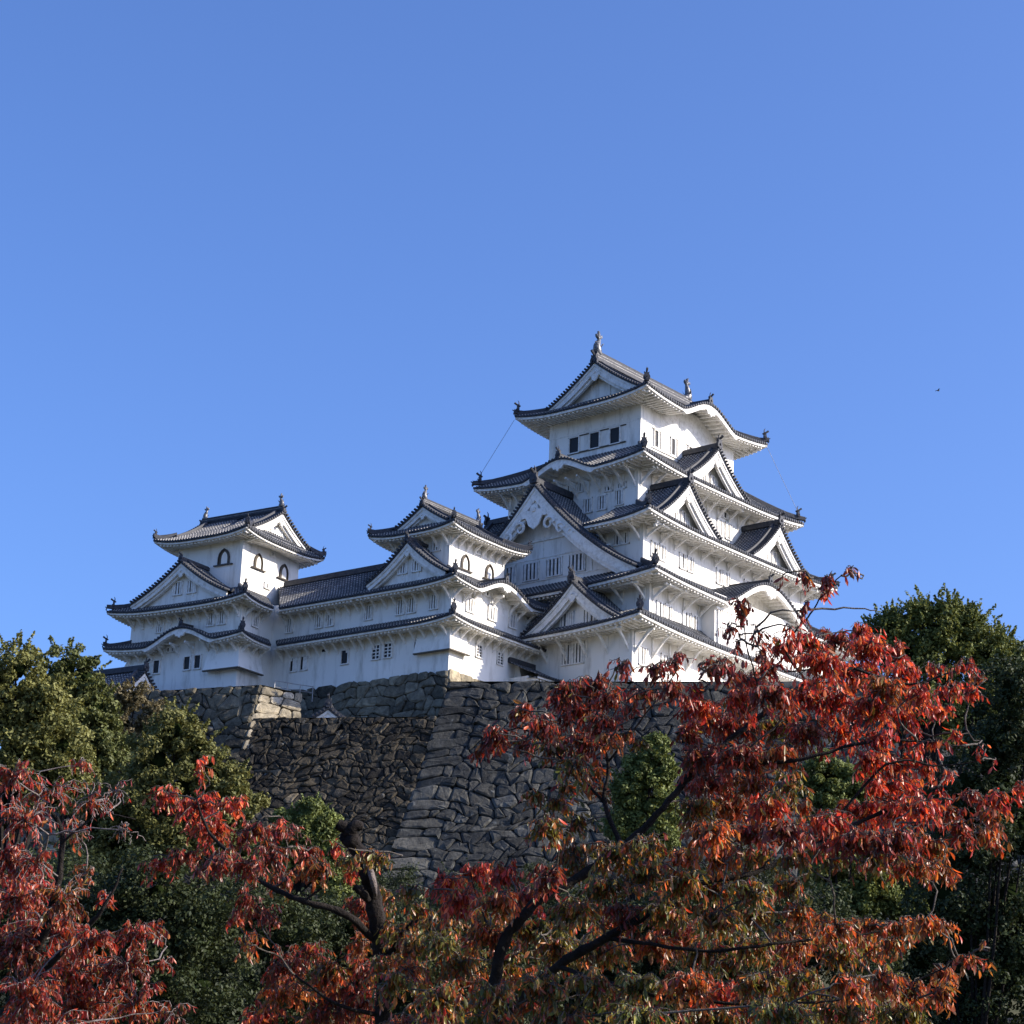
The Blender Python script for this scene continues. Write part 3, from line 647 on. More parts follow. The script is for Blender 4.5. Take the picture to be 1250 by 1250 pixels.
# ---------------------------------------------------------------- west small keep
def west_keep():
    K = empty('small_keep', (-21.19, 2.4, 0), R(3.21)); tag(K, 'white three-tiered corner turret between the long wing and the tallest keep', 'castle turret')
    fW, fS = Fr((0, 0, 0), (-1, 0)), Fr((0, 0, 0), (0, -1))
    W = lambda x: Fr((x, 0, 0), (-1, 0)); S = lambda y: Fr((0, y, 0), (0, -1))
    m = MB(); m.box(-4.70, 5.6, -4.14, 4.1, -.9, 3.5); m.build('wall', M['plaster'], K)
    m = MB(); m.box(-4.68, 4.68, -4.12, 4.12, 3.4, 6.9); m.build('wall', M['plaster'], K)
    walls(K, 3.4, 2.69, 6.6, 11.2)
    o = 1.44
    # lower roof: W side runs on into the corridor, so no hip there
    def lower(z, U, zi, inW, inS, wl, E1, karaS=(), cor=0):
        tl = MB(); wh = MB(); A, B = 4.68+o, 4.12+o
        roof_side(fW, A, z, inW, zi, (-4.1, B), (-4.1, inS), tl, wh, (0, U), 4.68, board=.2, rafter=.36, sp=.28, tube_r=.075, lup=.5)
        roof_side(fS, B, z, inS, zi, (-A, E1), (-inW, E1 if not cor else cor), tl, wh, (U, U if cor else 0), 4.12, karas=karaS, board=.2, rafter=.36, sp=.28, tube_r=.075)
        if cor: roof_side(Fr((0, 0, 0), (1, 0)), E1, z, cor, zi, (-B, 5), (-inS, 5), tl, wh, (U, 0), 4.68, board=.2, rafter=.36, sp=.28, tube_r=.075)
        r = tl.build('roof', M['tile'], K); wh.build('eave', M['trim'], r)
        hm = MB(); pts, hd = hip_ridge((-A-.03, -B-.03, z+U+.04), (-inW, -inS, zi+.04), .30, .26, hm, U=U); hm.build('hip_ridge', M['ridge'], r)
        end_tile(r, pts[1]*.8+pts[0]*.2+np.array([0, 0, .2]), -hd, .68); end_tile(r, pts[0], -hd, .3)
        if cor:
            hm = MB(); pts, hd = hip_ridge((E1+.03, -B-.03, z+U+.04), (cor, -inS, zi+.04), .30, .26, hm, U=U); hm.build('hip_ridge', M['ridge'], r); end_tile(r, pts[1], -hd, .6)
        if karaS:
            c, w_, H = karaS[0]; rm = MB(); rm.bar(fS.p(c, B-.1, z+H+.2), fS.p(c, B-2.6, z+H+.34), .3, .26); rm.build('ridge', M['ridge'], r); end_tile(r, fS.p(c, B-.1, z+H+.1), fS.n, .6)
            pm = MB(); zt = z+H-.47
            out = [(-.8, .05), (-.5, -.12), (-.4, -.3), (-.2, -.26), (0, -.45), (.2, -.26), (.4, -.3), (.5, -.12), (.8, .05), (.4, .14), (0, .2), (-.4, .14)]
            P = [fS.p(c+x*.85, B-.02, zt+q*.85) for x, q in out]; Q = [fS.p(c+x*.85, B-.2, zt+q*.85) for x, q in out]; n = len(out)
            pm.add(P+Q, [tuple(range(n)), tuple(range(2*n-1, n-1, -1))]+[(i, i+n, (i+1) % n+n, (i+1) % n) for i in range(n)]); pm.build('gable_pendant', M['trim'], r)
        return r
    lower(3.25, .36, 4.1, 4.6, 4.05, None, 6.6)
    lower(6.15, .38, 7.95, 3.35, 2.65, None, 6.12, karaS=((.15, 3.7, 1.2),), cor=3.35)
    gable(K, Fr((-5.55, -.45, 0), (-1, 0)), 3.85, 2.85, 7.0, 2.6, over=.2, recess=.5, bb=.28, windows=((-.75, .75, .95, 3), (.6, .75, .95, 3)), wz=.55, pend=.5, ridge_h=.3, ends=.6, sp=.28)
    r, _ = hip_roof(K, 4.84, 4.13, 10.8, 3.3, 2.6, 11.7, .38, (3.4, 2.69), board=.2, finial=.62, rafter=.36, sp=.28)
    for n in ((-1, 0), (1, 0)):
        gable(K, Fr((3.5*n[0], 0, 0), n), 2.75, 1.65, 11.65, 3.5, c=.22, over=.15, recess=.45, bb=.26, pend=.45, ridge_h=.25, fins=False, sp=.28, ext=1.03)
    top_ridge(K, (-3.6, 0, 13.3), (3.6, 0, 13.3), .42, .55)
    for s_ in (-1, 1): end_tile(K, (s_*3.65, 0, 13.15), (s_, 0), .7); fish(K, (s_*3.25, 0, 13.75), (s_, 0), .56)
    f = W(-3.4); window(K, f, 1.4, 0, 9.5, .75, 1.0, 3)
    f = S(-2.69)
    for t in (-1.5, 1.5): window(K, f, t, 0, 8.3, .85, 1.15, kind='bell')
    for t in (-.1,): window(K, f, t, 0, 9.95, .6, .3, 2)
    f = W(-4.68)
    for t in (-.65, .43, 2.5): window(K, f, t, 0, 4.55, .68, 1.05, 3)
    f = S(-4.12)
    for t in (-2.5, .2, 2.75): window(K, f, t, 0, 4.65, .85, .95, 3)
    for t in (-.5, .75): window(K, f, t, 0, 6.35, .9, .26, 2)
    f = W(-4.70)
    for t in (-2.75, -1.6): window(K, f, t, 0, 1.38, .68, 1.02, 1, 'cross')
    window(K, f, 1.2, 0, 1.4, .5, 1.0, 1, 'open')
    f = S(-4.14)
    for t in (-1.25, 1.35): window(K, f, t, 0, 1.5, .62, .85, 1, 'cross')
    window(K, f, 4.6, 0, .6, .5, .35, 1)
    drop_bay(K, -4.70, -4.14, -1, -1, 1.9, 3.0, 1.25, 2.75, .42)
    b = MB(); v = [(3.3, -4.1, 2.9), (5.6, -4.1, 2.9), (5.6, -4.75, .9), (3.3, -4.75, .9), (3.3, -4.1, .9), (5.6, -4.1, .9)]
    b.add(v, [(0, 3, 2, 1), (0, 4, 3), (1, 2, 5), (3, 4, 5, 2)]); o2 = b.build('stone_drop_bay', M['plaster'], K)
    for f, n, z, L in ((fW, 4.70, 3.0, (-4, 3.9)), (fW, 4.68, 5.9, (-4, 3.9)), (fS, 4.14, 3.0, (-4.5, 5.4)), (fS, 2.69, 10.55, (-3.2, 3.2)), (fW, 3.4, 10.55, (-2.5, 2.5))):
        brackets(K, f, n, z, L[0], L[1], .95, .85, .65); beam(K, f, n+.95, z+.02, L[0], L[1], .12)
    brackets(K, fS, 4.12, 5.9, -4.5, -3.3, 1.2, .85, .65); brackets(K, fS, 4.12, 5.9, 3.3, 4.5, 1.2, .85, .65); brackets(K, fS, 4.12, 6.3, -2.1, 2.4, 2.2, .85, .65)
west_keep()
# ---------------------------------------------------------------- corridor between the two small keeps
def corridor():
    K = empty('corridor_turret', (-21.19, 2.4, 0), R(3.21)); tag(K, 'long white two-storey wing with small windows joining the two smaller turrets', 'castle wing')
    fW = Fr((0, 0, 0), (-1, 0)); W = lambda x: Fr((x, 0, 0), (-1, 0)); y1 = 16.0
    m = MB(); m.box(-4.69, .9, 4.12, y1, -.9, 3.5); m.build('wall', M['plaster'], K)
    m = MB(); m.box(-4.67, .9, 4.13, y1, 3.4, 6.9); m.build('wall', M['plaster'], K)
    for z, zi, nI in ((3.25, 4.1, 4.6), (6.15, 9.35, 1.9)):
        tl = MB(); wh = MB(); V = 11.6
        # runs from the corner turret (south, t = -4.1) to the valley with the north-west turret
        roof_side(fW, 6.12, z, nI, zi, (-V, -4.1), (-V-(6.12-nI), -4.1), tl, wh, (0, 0), 4.68, board=.2, rafter=.36, sp=.28, tube_r=.075)
        if z > 5: roof_side(Fr((0, 0, 0), (1, 0)), 2.3, 6.15, -1.9, 9.35, (4.1, y1), (4.1, y1), tl, None, (0, 0), .9, sp=.28)
        r = tl.build('roof', M['tile'], K); wh.build('eave', M['trim'], r)
        if z > 5:
            rm = MB(); rm.bar((-1.9, 4.1, 9.5), (-1.9, 15.2, 9.5), .36, .34); rm.tube([(-1.9, 4.1, 9.7), (-1.9, 15.2, 9.7)], .12, 6); rm.build('ridge', M['ridge'], r)
    f = W(-4.67)
    for t in (-4.0, -7.85, -8.95, -12.0): window(K, f, t+.25, 0, 4.55, .66, 1.05, 3)
    f = W(-4.69)
    for t in (-11.0, -9.95, -5.82): window(K, f, t, 0, 1.38, .62, 1.02, 1, 'shutter' if t < -9 else 'open')
    for z in (3.0, 5.9): brackets(K, fW, 4.69 if z < 4 else 4.67, z, -12.2, -4.7, .95, .85, .65); beam(K, fW, 5.64, z+.02, -12.2, -4.1, .12)
    rl = MB(); rl.add([W(-4.69).p(-8.2, .02, 2.55), W(-4.69).p(-7.6, .02, 2.55), W(-4.69).p(-7.6, .02, 2.75), W(-4.69).p(-8.2, .02, 2.75)], [(0, 1, 2, 3)]); rl.build('vent', M['dark'], K)
corridor()
# ---------------------------------------------------------------- north-west small keep
def nw_keep():
    K = empty('small_keep', (-25.52, 21.38, 0), R(7.75)); tag(K, 'white three-tiered turret at the far left end of the castle', 'castle turret')
    fW, fS, fN, fE = Fr((0, 0, 0), (-1, 0)), Fr((0, 0, 0), (0, -1)), Fr((0, 0, 0), (0, 1)), Fr((0, 0, 0), (1, 0))
    W = lambda x: Fr((x, 0, 0), (-1, 0)); S = lambda y: Fr((0, y, 0), (0, -1)); o = 1.44
    a2, b2 = 5.77, 5.57
    walls(K, a2+.02, b2+.02, -1.2, 3.5); walls(K, a2, b2, 3.3, 6.9); walls(K, 3.56, 3.33, 6.5, 12.9)
    A, B = a2+o, b2+o
    for z, zi, iw, is_, U, ka in ((3.2, 4.1, 5.7, 5.5, .36, ((.75, 3.7, 1.25),)), (6.15, 8.3, 3.5, 3.27, .42, ())):
        tl = MB(); wh = MB()
        roof_side(fW, A, z, iw, zi, (-B, B), (-is_, is_), tl, wh, (U, U), a2, karas=ka, board=.2, rafter=.36, sp=.28, tube_r=.075)
        V = -3.75     # valley towards the connecting wing
        roof_side(fS, B, z, is_, zi, (-A, V), (-iw, V+(B-is_)), tl, wh, (U, 0), b2, board=.2, rafter=.36, sp=.28, tube_r=.075, lup=.9)
        roof_side(fN, B, z, is_, zi, (-A, A), (-iw, iw), tl, wh, (U, U), b2, board=.2, rafter=.36, sp=.28, tube_r=.075)
        roof_side(fE, A, z, iw, zi, (-B, B), (-is_, is_), tl, wh, (U, U), a2, board=.2, rafter=.36, sp=.28, tube_r=.075)
        r = tl.build('roof', M['tile'], K); wh.build('eave', M['trim'], r)
        for sy in (-1, 1):
            hm = MB(); pts, hd = hip_ridge((-A-.03, sy*(B+.03), z+U+.04), (-iw, sy*is_, zi+.04), .30, .26, hm, U=U); hm.build('hip_ridge', M['ridge'], r)
            end_tile(r, pts[1]*.8+pts[0]*.2+np.array([0, 0, .2]), -hd, .68); end_tile(r, pts[0], -hd, .3)
        for c, w_, H in ka:
            rm = MB(); rm.bar(fW.p(c, A-.1, z+H+.2), fW.p(c, a2, z+H+.3), .3, .26); rm.build('ridge', M['ridge'], r); end_tile(r, fW.p(c, A-.1, z+H+.1), fW.n, .6)
            pm = MB(); zt = z+H-.47
            out = [(-.8, .05), (-.5, -.12), (-.4, -.3), (-.2, -.26), (0, -.45), (.2, -.26), (.4, -.3), (.5, -.12), (.8, .05), (.4, .14), (0, .2), (-.4, .14)]
            P = [fW.p(c+x*.85, A-.02, zt+q*.85) for x, q in out]; Q = [fW.p(c+x*.85, A-.2, zt+q*.85) for x, q in out]; n = len(out)
            pm.add(P+Q, [tuple(range(n)), tuple(range(2*n-1, n-1, -1))]+[(i, i+n, (i+1) % n+n, (i+1) % n) for i in range(n)]); pm.build('gable_pendant', M['trim'], r)
    gable(K, Fr((-6.65, .1, 0), (-1, 0)), 4.95, 2.95, 7.0, 3.2, over=.2, recess=.5, bb=.28, windows=((-.6, .8, .95, 3), (.85, .8, .95, 3)), wz=.45, pend=.6, ridge_h=.3, ends=.6, sp=.28)
    r, _ = hip_roof(K, 5.0, 4.77, 12.35, 3.4, 3.9, 13.35, .42, (3.56, 3.33), board=.2, finial=.62, rafter=.36, sp=.28)
    for n in ((0, -1), (0, 1)):
        gable(K, Fr((0, 4.15*n[1], 0), n), 3.6, 2.2, 13.15, 4.15, c=.25, over=.15, recess=.5, bb=.28, pend=.5, ridge_h=.25, fins=False, sp=.28, ext=1.03)
    top_ridge(K, (0, -4.25, 15.3), (0, 4.25, 15.3), .42, .55)
    for s_ in (-1, 1): end_tile(K, (0, s_*4.3, 15.15), (0, s_), .7); fish(K, (0, s_*3.85, 15.75), (0, s_), .56)
    window(K, W(-3.56), 1.5, 0, 10.3, 1.0, 1.25, kind='bell')
    f = S(-3.33)
    for t in (-1.6, 1.65): window(K, f, t, 0, 10.25, .9, 1.2, kind='bell')
    window(K, f, .1, 0, 11.75, .5, .3, 2); window(K, f, -.3, 0, 9.0, .6, .35, 2)
    f = W(-a2)
    for t in (2.6, 3.7, -2.5): window(K, f, t, 0, 4.7, .66, 1.0, 3)
    f = S(-b2); window(K, f, -4.15, 0, 4.7, .62, 1.0, 3)
    f = W(-a2-.02)
    for t in (-2.5, .6, 1.65): window(K, f, t, 0, 1.4, .58, 1.0, 1, 'open')
    for t in (-1.2, 3.2): window(K, f, t, 0, 3.0, .6, .3, 1)
    drop_bay(K, -a2-.02, -b2-.02, -1, -1, 2.4, 2.9, 1.0, 2.75, .6)
    drop_bay(K, -a2-.02, b2+.02, -1, 1, 2.0, 1.9, -.6, 2.75, .9)
    for f, n, z, L in ((fW, a2, 5.9, (-5.3, 5.3)), (fS, b2, 5.9, (-5.3, -3.4)), (fS, b2, 2.95, (-5.5, -3.4))):
        brackets(K, f, n+.02, z, L[0], L[1], .95, .85, .65); beam(K, f, n+.97, z+.02, L[0], L[1], .12)
    brackets(K, fW, a2+.02, 2.95, -5.3, -3.0, .95, .85, .65); brackets(K, fW, a2+.02, 2.95, 3.6, 5.4, .9, .85, .65); brackets(K, fW, a2+.02, 3.3, -1.9, 2.6, 1.5, .85, .65)
nw_keep()
# ---------------------------------------------------------------- low gallery roof in front of the keep's west wall, gate roofs
def gallery():
    K = empty('gate_gallery', (-15.7, -4.3, -.2)); tag(K, 'low white gallery with small tiled roof between corner turret and tallest keep', 'castle gallery')
    m = MB(); m.box(-2.6, 3.5, .9, 4.5, -1, .9); m.build('wall', M['plaster'], K)
    tl = MB(); wh = MB(); f = Fr((0, 0, 0), (0, -1))
    roof_side(f, .3, .8, -2.6, 2.1, (-2.9, 3.8), (-2.9, 3.8), tl, wh, (0, 0), -.9, board=.2, rafter=.36, sp=.28, tube_r=.075)
    r = tl.build('roof', M['tile'], K); wh.build('eave', M['trim'], r)
    rm = MB(); rm.bar((-2.9, 2.6, 2.25), (3.8, 2.6, 2.25), .34, .4); rm.build('ridge', M['ridge'], r)
    window(K, Fr((0, .9, 0), (0, -1)), -1.0, 0, .0, .6, .4, 2)
gallery()
def small_gable_house(name, label, loc, rz, w_, h, L, wall_h, cat):
    K = empty(name, loc, rz); tag(K, label, cat)
    m = MB(); m.box(-w_+.5, w_-.5, .4, L-.4, -wall_h, .25); m.build('wall', M['plaster'], K)
    gable(K, Fr((0, 0, 0), (0, -1)), w_, h, 0, L, over=.3, recess=.4, bb=.25, pend=.45, ridge_h=.4, ends=.8, sp=.28, lines=False)
    return K
small_gable_house('gate_turret', 'small dark-tiled gable roof behind the olive trees at the castle\'s left foot', (-35.6, 19.8, -1.6), R(8), 2.4, 2.0, 5.5, 3, 'gate roof')
small_gable_house('plaster_wall_roof', 'tiny white gable with pale tiles peeping over the dark stone wall', (-31.9, 3.6, -4.35), R(-52), 1.15, .8, 3.2, 2.5, 'small roof')
# ---------------------------------------------------------------- stone walls, block by block
def stone_wall(name, label, TL, TR, BR_, BL, sz=(1.3, .8), seed=1, tint=((.20, .195, .18), (.30, .28, .24)), mat_='stone', quoin=None, depth=.22, rough=.35, cap=None, sag=0.0, cat='stone wall', parent=None):
    """patch TL-TR-BR-BL seen from outside; every block is its own bulging polygon with gaps between"""
    rg = random.Random(seed); TL, TR, BR_, BL = [np.array(p, float) for p in (TL, TR, BR_, BL)]
    Wt = np.linalg.norm(TR-TL); H = np.linalg.norm(((BL-TL)+(BR_-TR))/2)
    nrm = np.cross(TR-TL, BL-TL); nrm /= np.linalg.norm(nrm); nrm = -nrm
    if nrm[2] < -.05: nrm = nrm
    def P(u, v, d):
        u_, v_ = u/Wt, v/H; a = TL+(TR-TL)*u_; b = BL+(BR_-BL)*u_
        return a+(b-a)*v_-nrm_in*(-d)-np.array([0, 0, 0])-nrm_out*0-nrm_out*sag*math.sin(math.pi*min(max(v_, 0), 1))
    nrm_out = nrm; nrm_in = nrm
    rows = [0.]
    while rows[-1] < H-sz[1]*.5: rows.append(rows[-1]+sz[1]*rg.uniform(.75, 1.3))
    rows[-1] = H; nr = len(rows)-1; cuts = []
    for r in range(nr):
        cs = [(0., 0.)]; u = 0
        if quoin:
            q = quoin*(1.25 if r % 2 else .75)
            if TL is not None: u = q; cs.append((u, u))
        while True:
            u += sz[0]*rg.uniform(.5, 1.6)
            if u > Wt-sz[0]*.5: break
            s_ = rg.uniform(-.45, .45)*sz[1]*(1 if rough > .2 else .3); cs.append((u+s_, u-s_))
        cs.append((Wt, Wt)); cuts.append(cs)
    jit = {}
    def J(r, u):
        k = (r, round(u, 4))
        if k not in jit:
            e = 0 if (r in (0, nr) or u < .01 or u > Wt-.01) else 1
            wv = (math.sin(u*.9/sz[0]+seed)+.7*math.sin(u*.37/sz[0]+r*.45+seed*2))*sz[1]*.30*rough/.35*min(1, r/2)*min(1, (nr-r)/2)*min(1, u/sz[0], (Wt-u)/sz[0])
            jit[k] = (u, rows[r]+wv+rg.uniform(-1, 1)*rough*sz[1]*e*.8+(rg.uniform(-.10, .10)*(r == 0)))
        return jit[k]
    lines = []
    for r in range(nr+1):
        pts = set()
        if r > 0: pts |= {round(c[1], 4) for c in cuts[r-1]}
        if r < nr: pts |= {round(c[0], 4) for c in cuts[r]}
        lines.append(sorted(pts))
    mb = MB()
    for r in range(nr):
        for j in range(len(cuts[r])-1):
            (tl, bl), (tr, br) = cuts[r][j], cuts[r][j+1]
            top = [J(r, u) for u in lines[r] if tl-1e-3 <= u <= tr+1e-3]; bot = [J(r+1, u) for u in lines[r+1] if bl-1e-3 <= u <= br+1e-3]
            pg = top+bot[::-1]
            if len(pg) < 3: continue
            c = (sum(p[0] for p in pg)/len(pg), sum(p[1] for p in pg)/len(pg)); n = len(pg)
            # round the corners: add midpoints pushed outwards slightly
            k1 = rg.uniform(.03, .06); ring = []
            for i in range(n):      # cut the corners so that the blocks read as rounded boulders
                a, b = pg[i], pg[(i+1) % n]; k2 = rg.uniform(.10, .24)
                ring += [(a[0]+(b[0]-a[0])*k2, a[1]+(b[1]-a[1])*k2), (a[0]+(b[0]-a[0])*(1-k2), a[1]+(b[1]-a[1])*(1-k2))]
            n = len(ring); dd = depth*rg.uniform(.6, 1.25); tx, ty = rg.uniform(-.13, .13), rg.uniform(-.13, .13)
            def sh(p, f, g): 
                dx, dy = c[0]-p[0], c[1]-p[1]; L = math.hypot(dx, dy)+1e-6; m = min(f+g*L, L*.6); return (p[0]+dx/L*m, p[1]+dy/L*m)
            R0 = [P(*sh(p, .012, .0), -depth*.4) for p in ring]; q1 = [sh(p, .022, .03) for p in ring]; q2 = [sh(p, .05, .22) for p in ring]
            R1 = [P(*p, dd*.62+tx*(p[0]-c[0])+ty*(p[1]-c[1])) for p in q1]; R2 = [P(*p, dd*.92+rg.uniform(-.03, .05)+tx*(p[0]-c[0])+ty*(p[1]-c[1])) for p in q2]
            k = rg.random(); v = rg.uniform(.72, 1.2); col = tuple((tint[0][i]*(1-k)+tint[1][i]*k)*v for i in range(3))
            if rg.random() < .06: col = tuple(x*1.5 for x in col)
            base = R0+R1+R2+[P(c[0], c[1], dd)]
            fs = [(q*n+i, q*n+(i+1) % n, (q+1)*n+(i+1) % n, (q+1)*n+i) for q in range(2) for i in range(n)]+[(2*n+i, 2*n+(i+1) % n, 3*n) for i in range(n)]
            mb.add(base, fs, col=col)
    # dark backing and flat top behind the blocks
    bk = [q for k in range(13) for q in (P(0, H*k/12, -.16), P(Wt, H*k/12, -.16))]; mb.add(bk, [(2*k, 2*k+1, 2*k+3, 2*k+2) for k in range(12)], col=(.02, .02, .02))
    if cap is not None:
        cv = np.array(cap, float); a, b = P(0, 0, .1), P(Wt, 0, .1); mb.add([a, b, b+cv, a+cv], [(0, 1, 2, 3)], col=(.22, .21, .17))
    o = mb.build(name, M[mat_], parent)
    if parent is None: tag(o, label, cat)
    return o
# corner edge of the great front bastion
def E(z, k=0): dz = -1.84-z; return np.array([-27.9-.515*dz, -4.1-.104*dz, z])
ZB = -24.0; dR = np.array([.515, -.857, 0]); dL = np.array([-.45, .893, 0])
nR = np.array([-.857, -.515, 0])
bot = E(ZB)
stone_wall('stone_wall', 'tall battered grey stone bastion in the middle, its corner edge sloping down left below the turret', E(-1.84), E(-1.84)+dR*70, bot+dR*78, bot,
           sz=(1.0, .76), seed=3, tint=((.060, .062, .058), (.135, .13, .112)), quoin=2.2, depth=.14, rough=.42, cap=(6, 3.6, 0), sag=.5)
TLp = E(-4.6)+dL*26
stone_wall('stone_wall', 'dark rubble stone wall running left from the front bastion corner, with olive trees at its left foot', E(-4.6)+dL*13.5, E(-4.6)+np.array([.25, .05, 0]), bot+np.array([.3, .0, 0]), bot+dL*14,
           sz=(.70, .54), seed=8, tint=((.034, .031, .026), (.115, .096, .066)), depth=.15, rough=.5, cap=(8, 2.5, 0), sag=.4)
hp = np.array([-34.4, 7.9, -1.95]); dH = np.array([-.306, .952, 0]); nH = np.array([-.952, -.306, 0])
def B(p, z): return np.array([p[0], p[1], z])+nH*(.46*(p[2]-z))
T2 = hp+dH*20
stone_wall('stone_wall', 'raised grey-brown stone wall under the left turret, ending in a sunlit block', T2, hp, B(hp, ZB), B(T2, ZB), sz=(1.05, .8), seed=12, tint=((.08, .075, .06), (.21, .185, .13)), depth=.22, rough=.45, cap=(3.2, 1.0, 0), sag=.3)
dE = np.array([.97, -.25, 0]); e2 = hp+dE*3.3+np.array([0, 0, -.1])
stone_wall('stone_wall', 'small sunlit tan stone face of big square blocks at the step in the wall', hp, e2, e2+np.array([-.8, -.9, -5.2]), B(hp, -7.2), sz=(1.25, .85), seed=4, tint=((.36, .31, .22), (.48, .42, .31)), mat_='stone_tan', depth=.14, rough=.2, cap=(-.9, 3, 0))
# tan footing of the corridor and the corner turret
def loc(cx, cy, a, x, y, z): a = R(a); return (cx+x*math.cos(a)-y*math.sin(a), cy+x*math.sin(a)+y*math.cos(a), z)
N_ = lambda x, y, z: loc(-21.19, 2.4, 3.21, x, y, z); I_ = lambda x, y, z: loc(-25.52, 21.38, 7.75, x, y, z)
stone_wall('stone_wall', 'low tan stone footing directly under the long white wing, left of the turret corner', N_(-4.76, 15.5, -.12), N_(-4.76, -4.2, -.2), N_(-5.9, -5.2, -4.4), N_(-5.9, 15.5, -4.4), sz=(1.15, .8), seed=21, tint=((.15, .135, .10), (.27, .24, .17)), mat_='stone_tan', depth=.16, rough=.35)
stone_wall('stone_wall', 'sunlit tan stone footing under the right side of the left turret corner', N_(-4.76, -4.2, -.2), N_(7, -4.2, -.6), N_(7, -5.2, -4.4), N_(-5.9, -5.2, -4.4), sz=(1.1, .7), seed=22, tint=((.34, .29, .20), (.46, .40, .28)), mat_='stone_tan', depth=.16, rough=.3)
stone_wall('stone_wall', 'brownish stone footing under the far left turret', I_(-5.85, 8.5, -.25), I_(-5.85, -5.65, -.35), I_(-6.6, -6.3, -4.4), I_(-6.6, 8.5, -4.4), sz=(1.1, .75), seed=23, tint=((.11, .10, .08), (.20, .18, .13)), depth=.16, rough=.35)
stone_wall('stone_wall', 'short stone footing face turned towards the corridor under the far left turret', I_(-5.85, -5.65, -.35), I_(-.2, -5.65, -.35), I_(-.2, -6.3, -4.4), I_(-6.6, -6.3, -4.4), sz=(1.1, .75), seed=24, tint=((.20, .18, .14), (.30, .27, .2)), depth=.16, rough=.35)
stone_wall('stone_wall', 'grey stone footing under the tallest keep, hidden for the most part by the front bastion', (-15.7, 10.9, -.55), (-15.7, -11.05, -.55), (-16.9, -12, -4.4), (-16.9, 10.9, -4.4), sz=(1.3, .9), seed=25, depth=.16)
stone_wall('stone_wall', 'sunlit stone footing along the keep\'s right side behind the red leaves', (-15.7, -11.05, -.55), (13.4, -11.05, -.55), (13.4, -12, -4.4), (-16.9, -12, -4.4), sz=(1.3, .9), seed=26, depth=.16)
# little railing behind the sunlit block
rl = MB(); q = e2+np.array([-.2, 1.2, 0])
for k in range(4): rl.tube([q+np.array([.95*k-1.2, -.35*k+.3, -.2]), q+np.array([.95*k-1.2, -.35*k+.3, .95])], .035, 5)
for z in (.45, .9): rl.tube([q+np.array([-1.2, .3, z]), q+np.array([1.65, -.75, z])], .03, 5)
tag(rl.build('railing', M['metal']), 'thin grey metal railing on top of the sunlit stone block', 'railing')
# ---------------------------------------------------------------- ground
FH = np.array([math.cos(YAW), math.sin(YAW)]); RH = np.array([math.sin(YAW), -math.cos(YAW)])
def sstep(a, b, x): t = np.clip((x-a)/(b-a), 0, 1); return t*t*(3-2*t)
def ground_z(x, y):
    x = np.asarray(x, float); y = np.asarray(y, float); d = (x-CX)*FH[0]+(y-CY)*FH[1]; r = (x-CX)*RH[0]+(y-CY)*RH[1]
    rr = np.hypot(x+10, y-0)
    hill = 15.5*(1-sstep(45, 80, rr)); return CZ-1.65+hill
xs = []
for v in np.linspace(-1, 1, 141): xs.append(math.copysign(abs(v)**2.2*3500+abs(v)*220, v))
xs = np.array(xs); X, Y = np.meshgrid(xs-60, xs-40, indexing='ij'); Z = ground_z(X, Y); n = len(xs)
V = np.stack([X.ravel(), Y.ravel(), Z.ravel()], 1); idx = np.arange(n*n).reshape(n, n)
F = np.stack([idx[:-1, :-1].ravel(), idx[1:, :-1].ravel(), idx[1:, 1:].ravel(), idx[:-1, 1:].ravel()], 1)
tag(arr_mesh('ground', V, F, M['ground'], smooth=True), kind='structure')
# gravel courts inside the walls
cm = MB(); cm.add([tuple(E(-4.7)+dL*-1+np.array([1.2, 0, 0])), tuple(E(-4.7)+dL*34+np.array([1.2, 0, 0])), (30, 45, -4.7), (40, -60, -4.7), (3, -62, -4.7)], [(0, 4, 3, 2, 1)])
tag(cm.build('courtyard_ground', M['gravel']), kind='structure')
cm = MB(); a = E(-1.9); cm.add([tuple(a+np.array([.6, .3, 0])), tuple(a+dR*69+np.array([.6, .3, 0])), (38, -50, -1.9), (20, -12.5, -1.9), (-16, -12.5, -1.9), (-20, -3, -1.9)], [(0, 1, 2, 3, 4, 5)])
tag(cm.build('terrace_ground', M['gravel']), kind='structure')
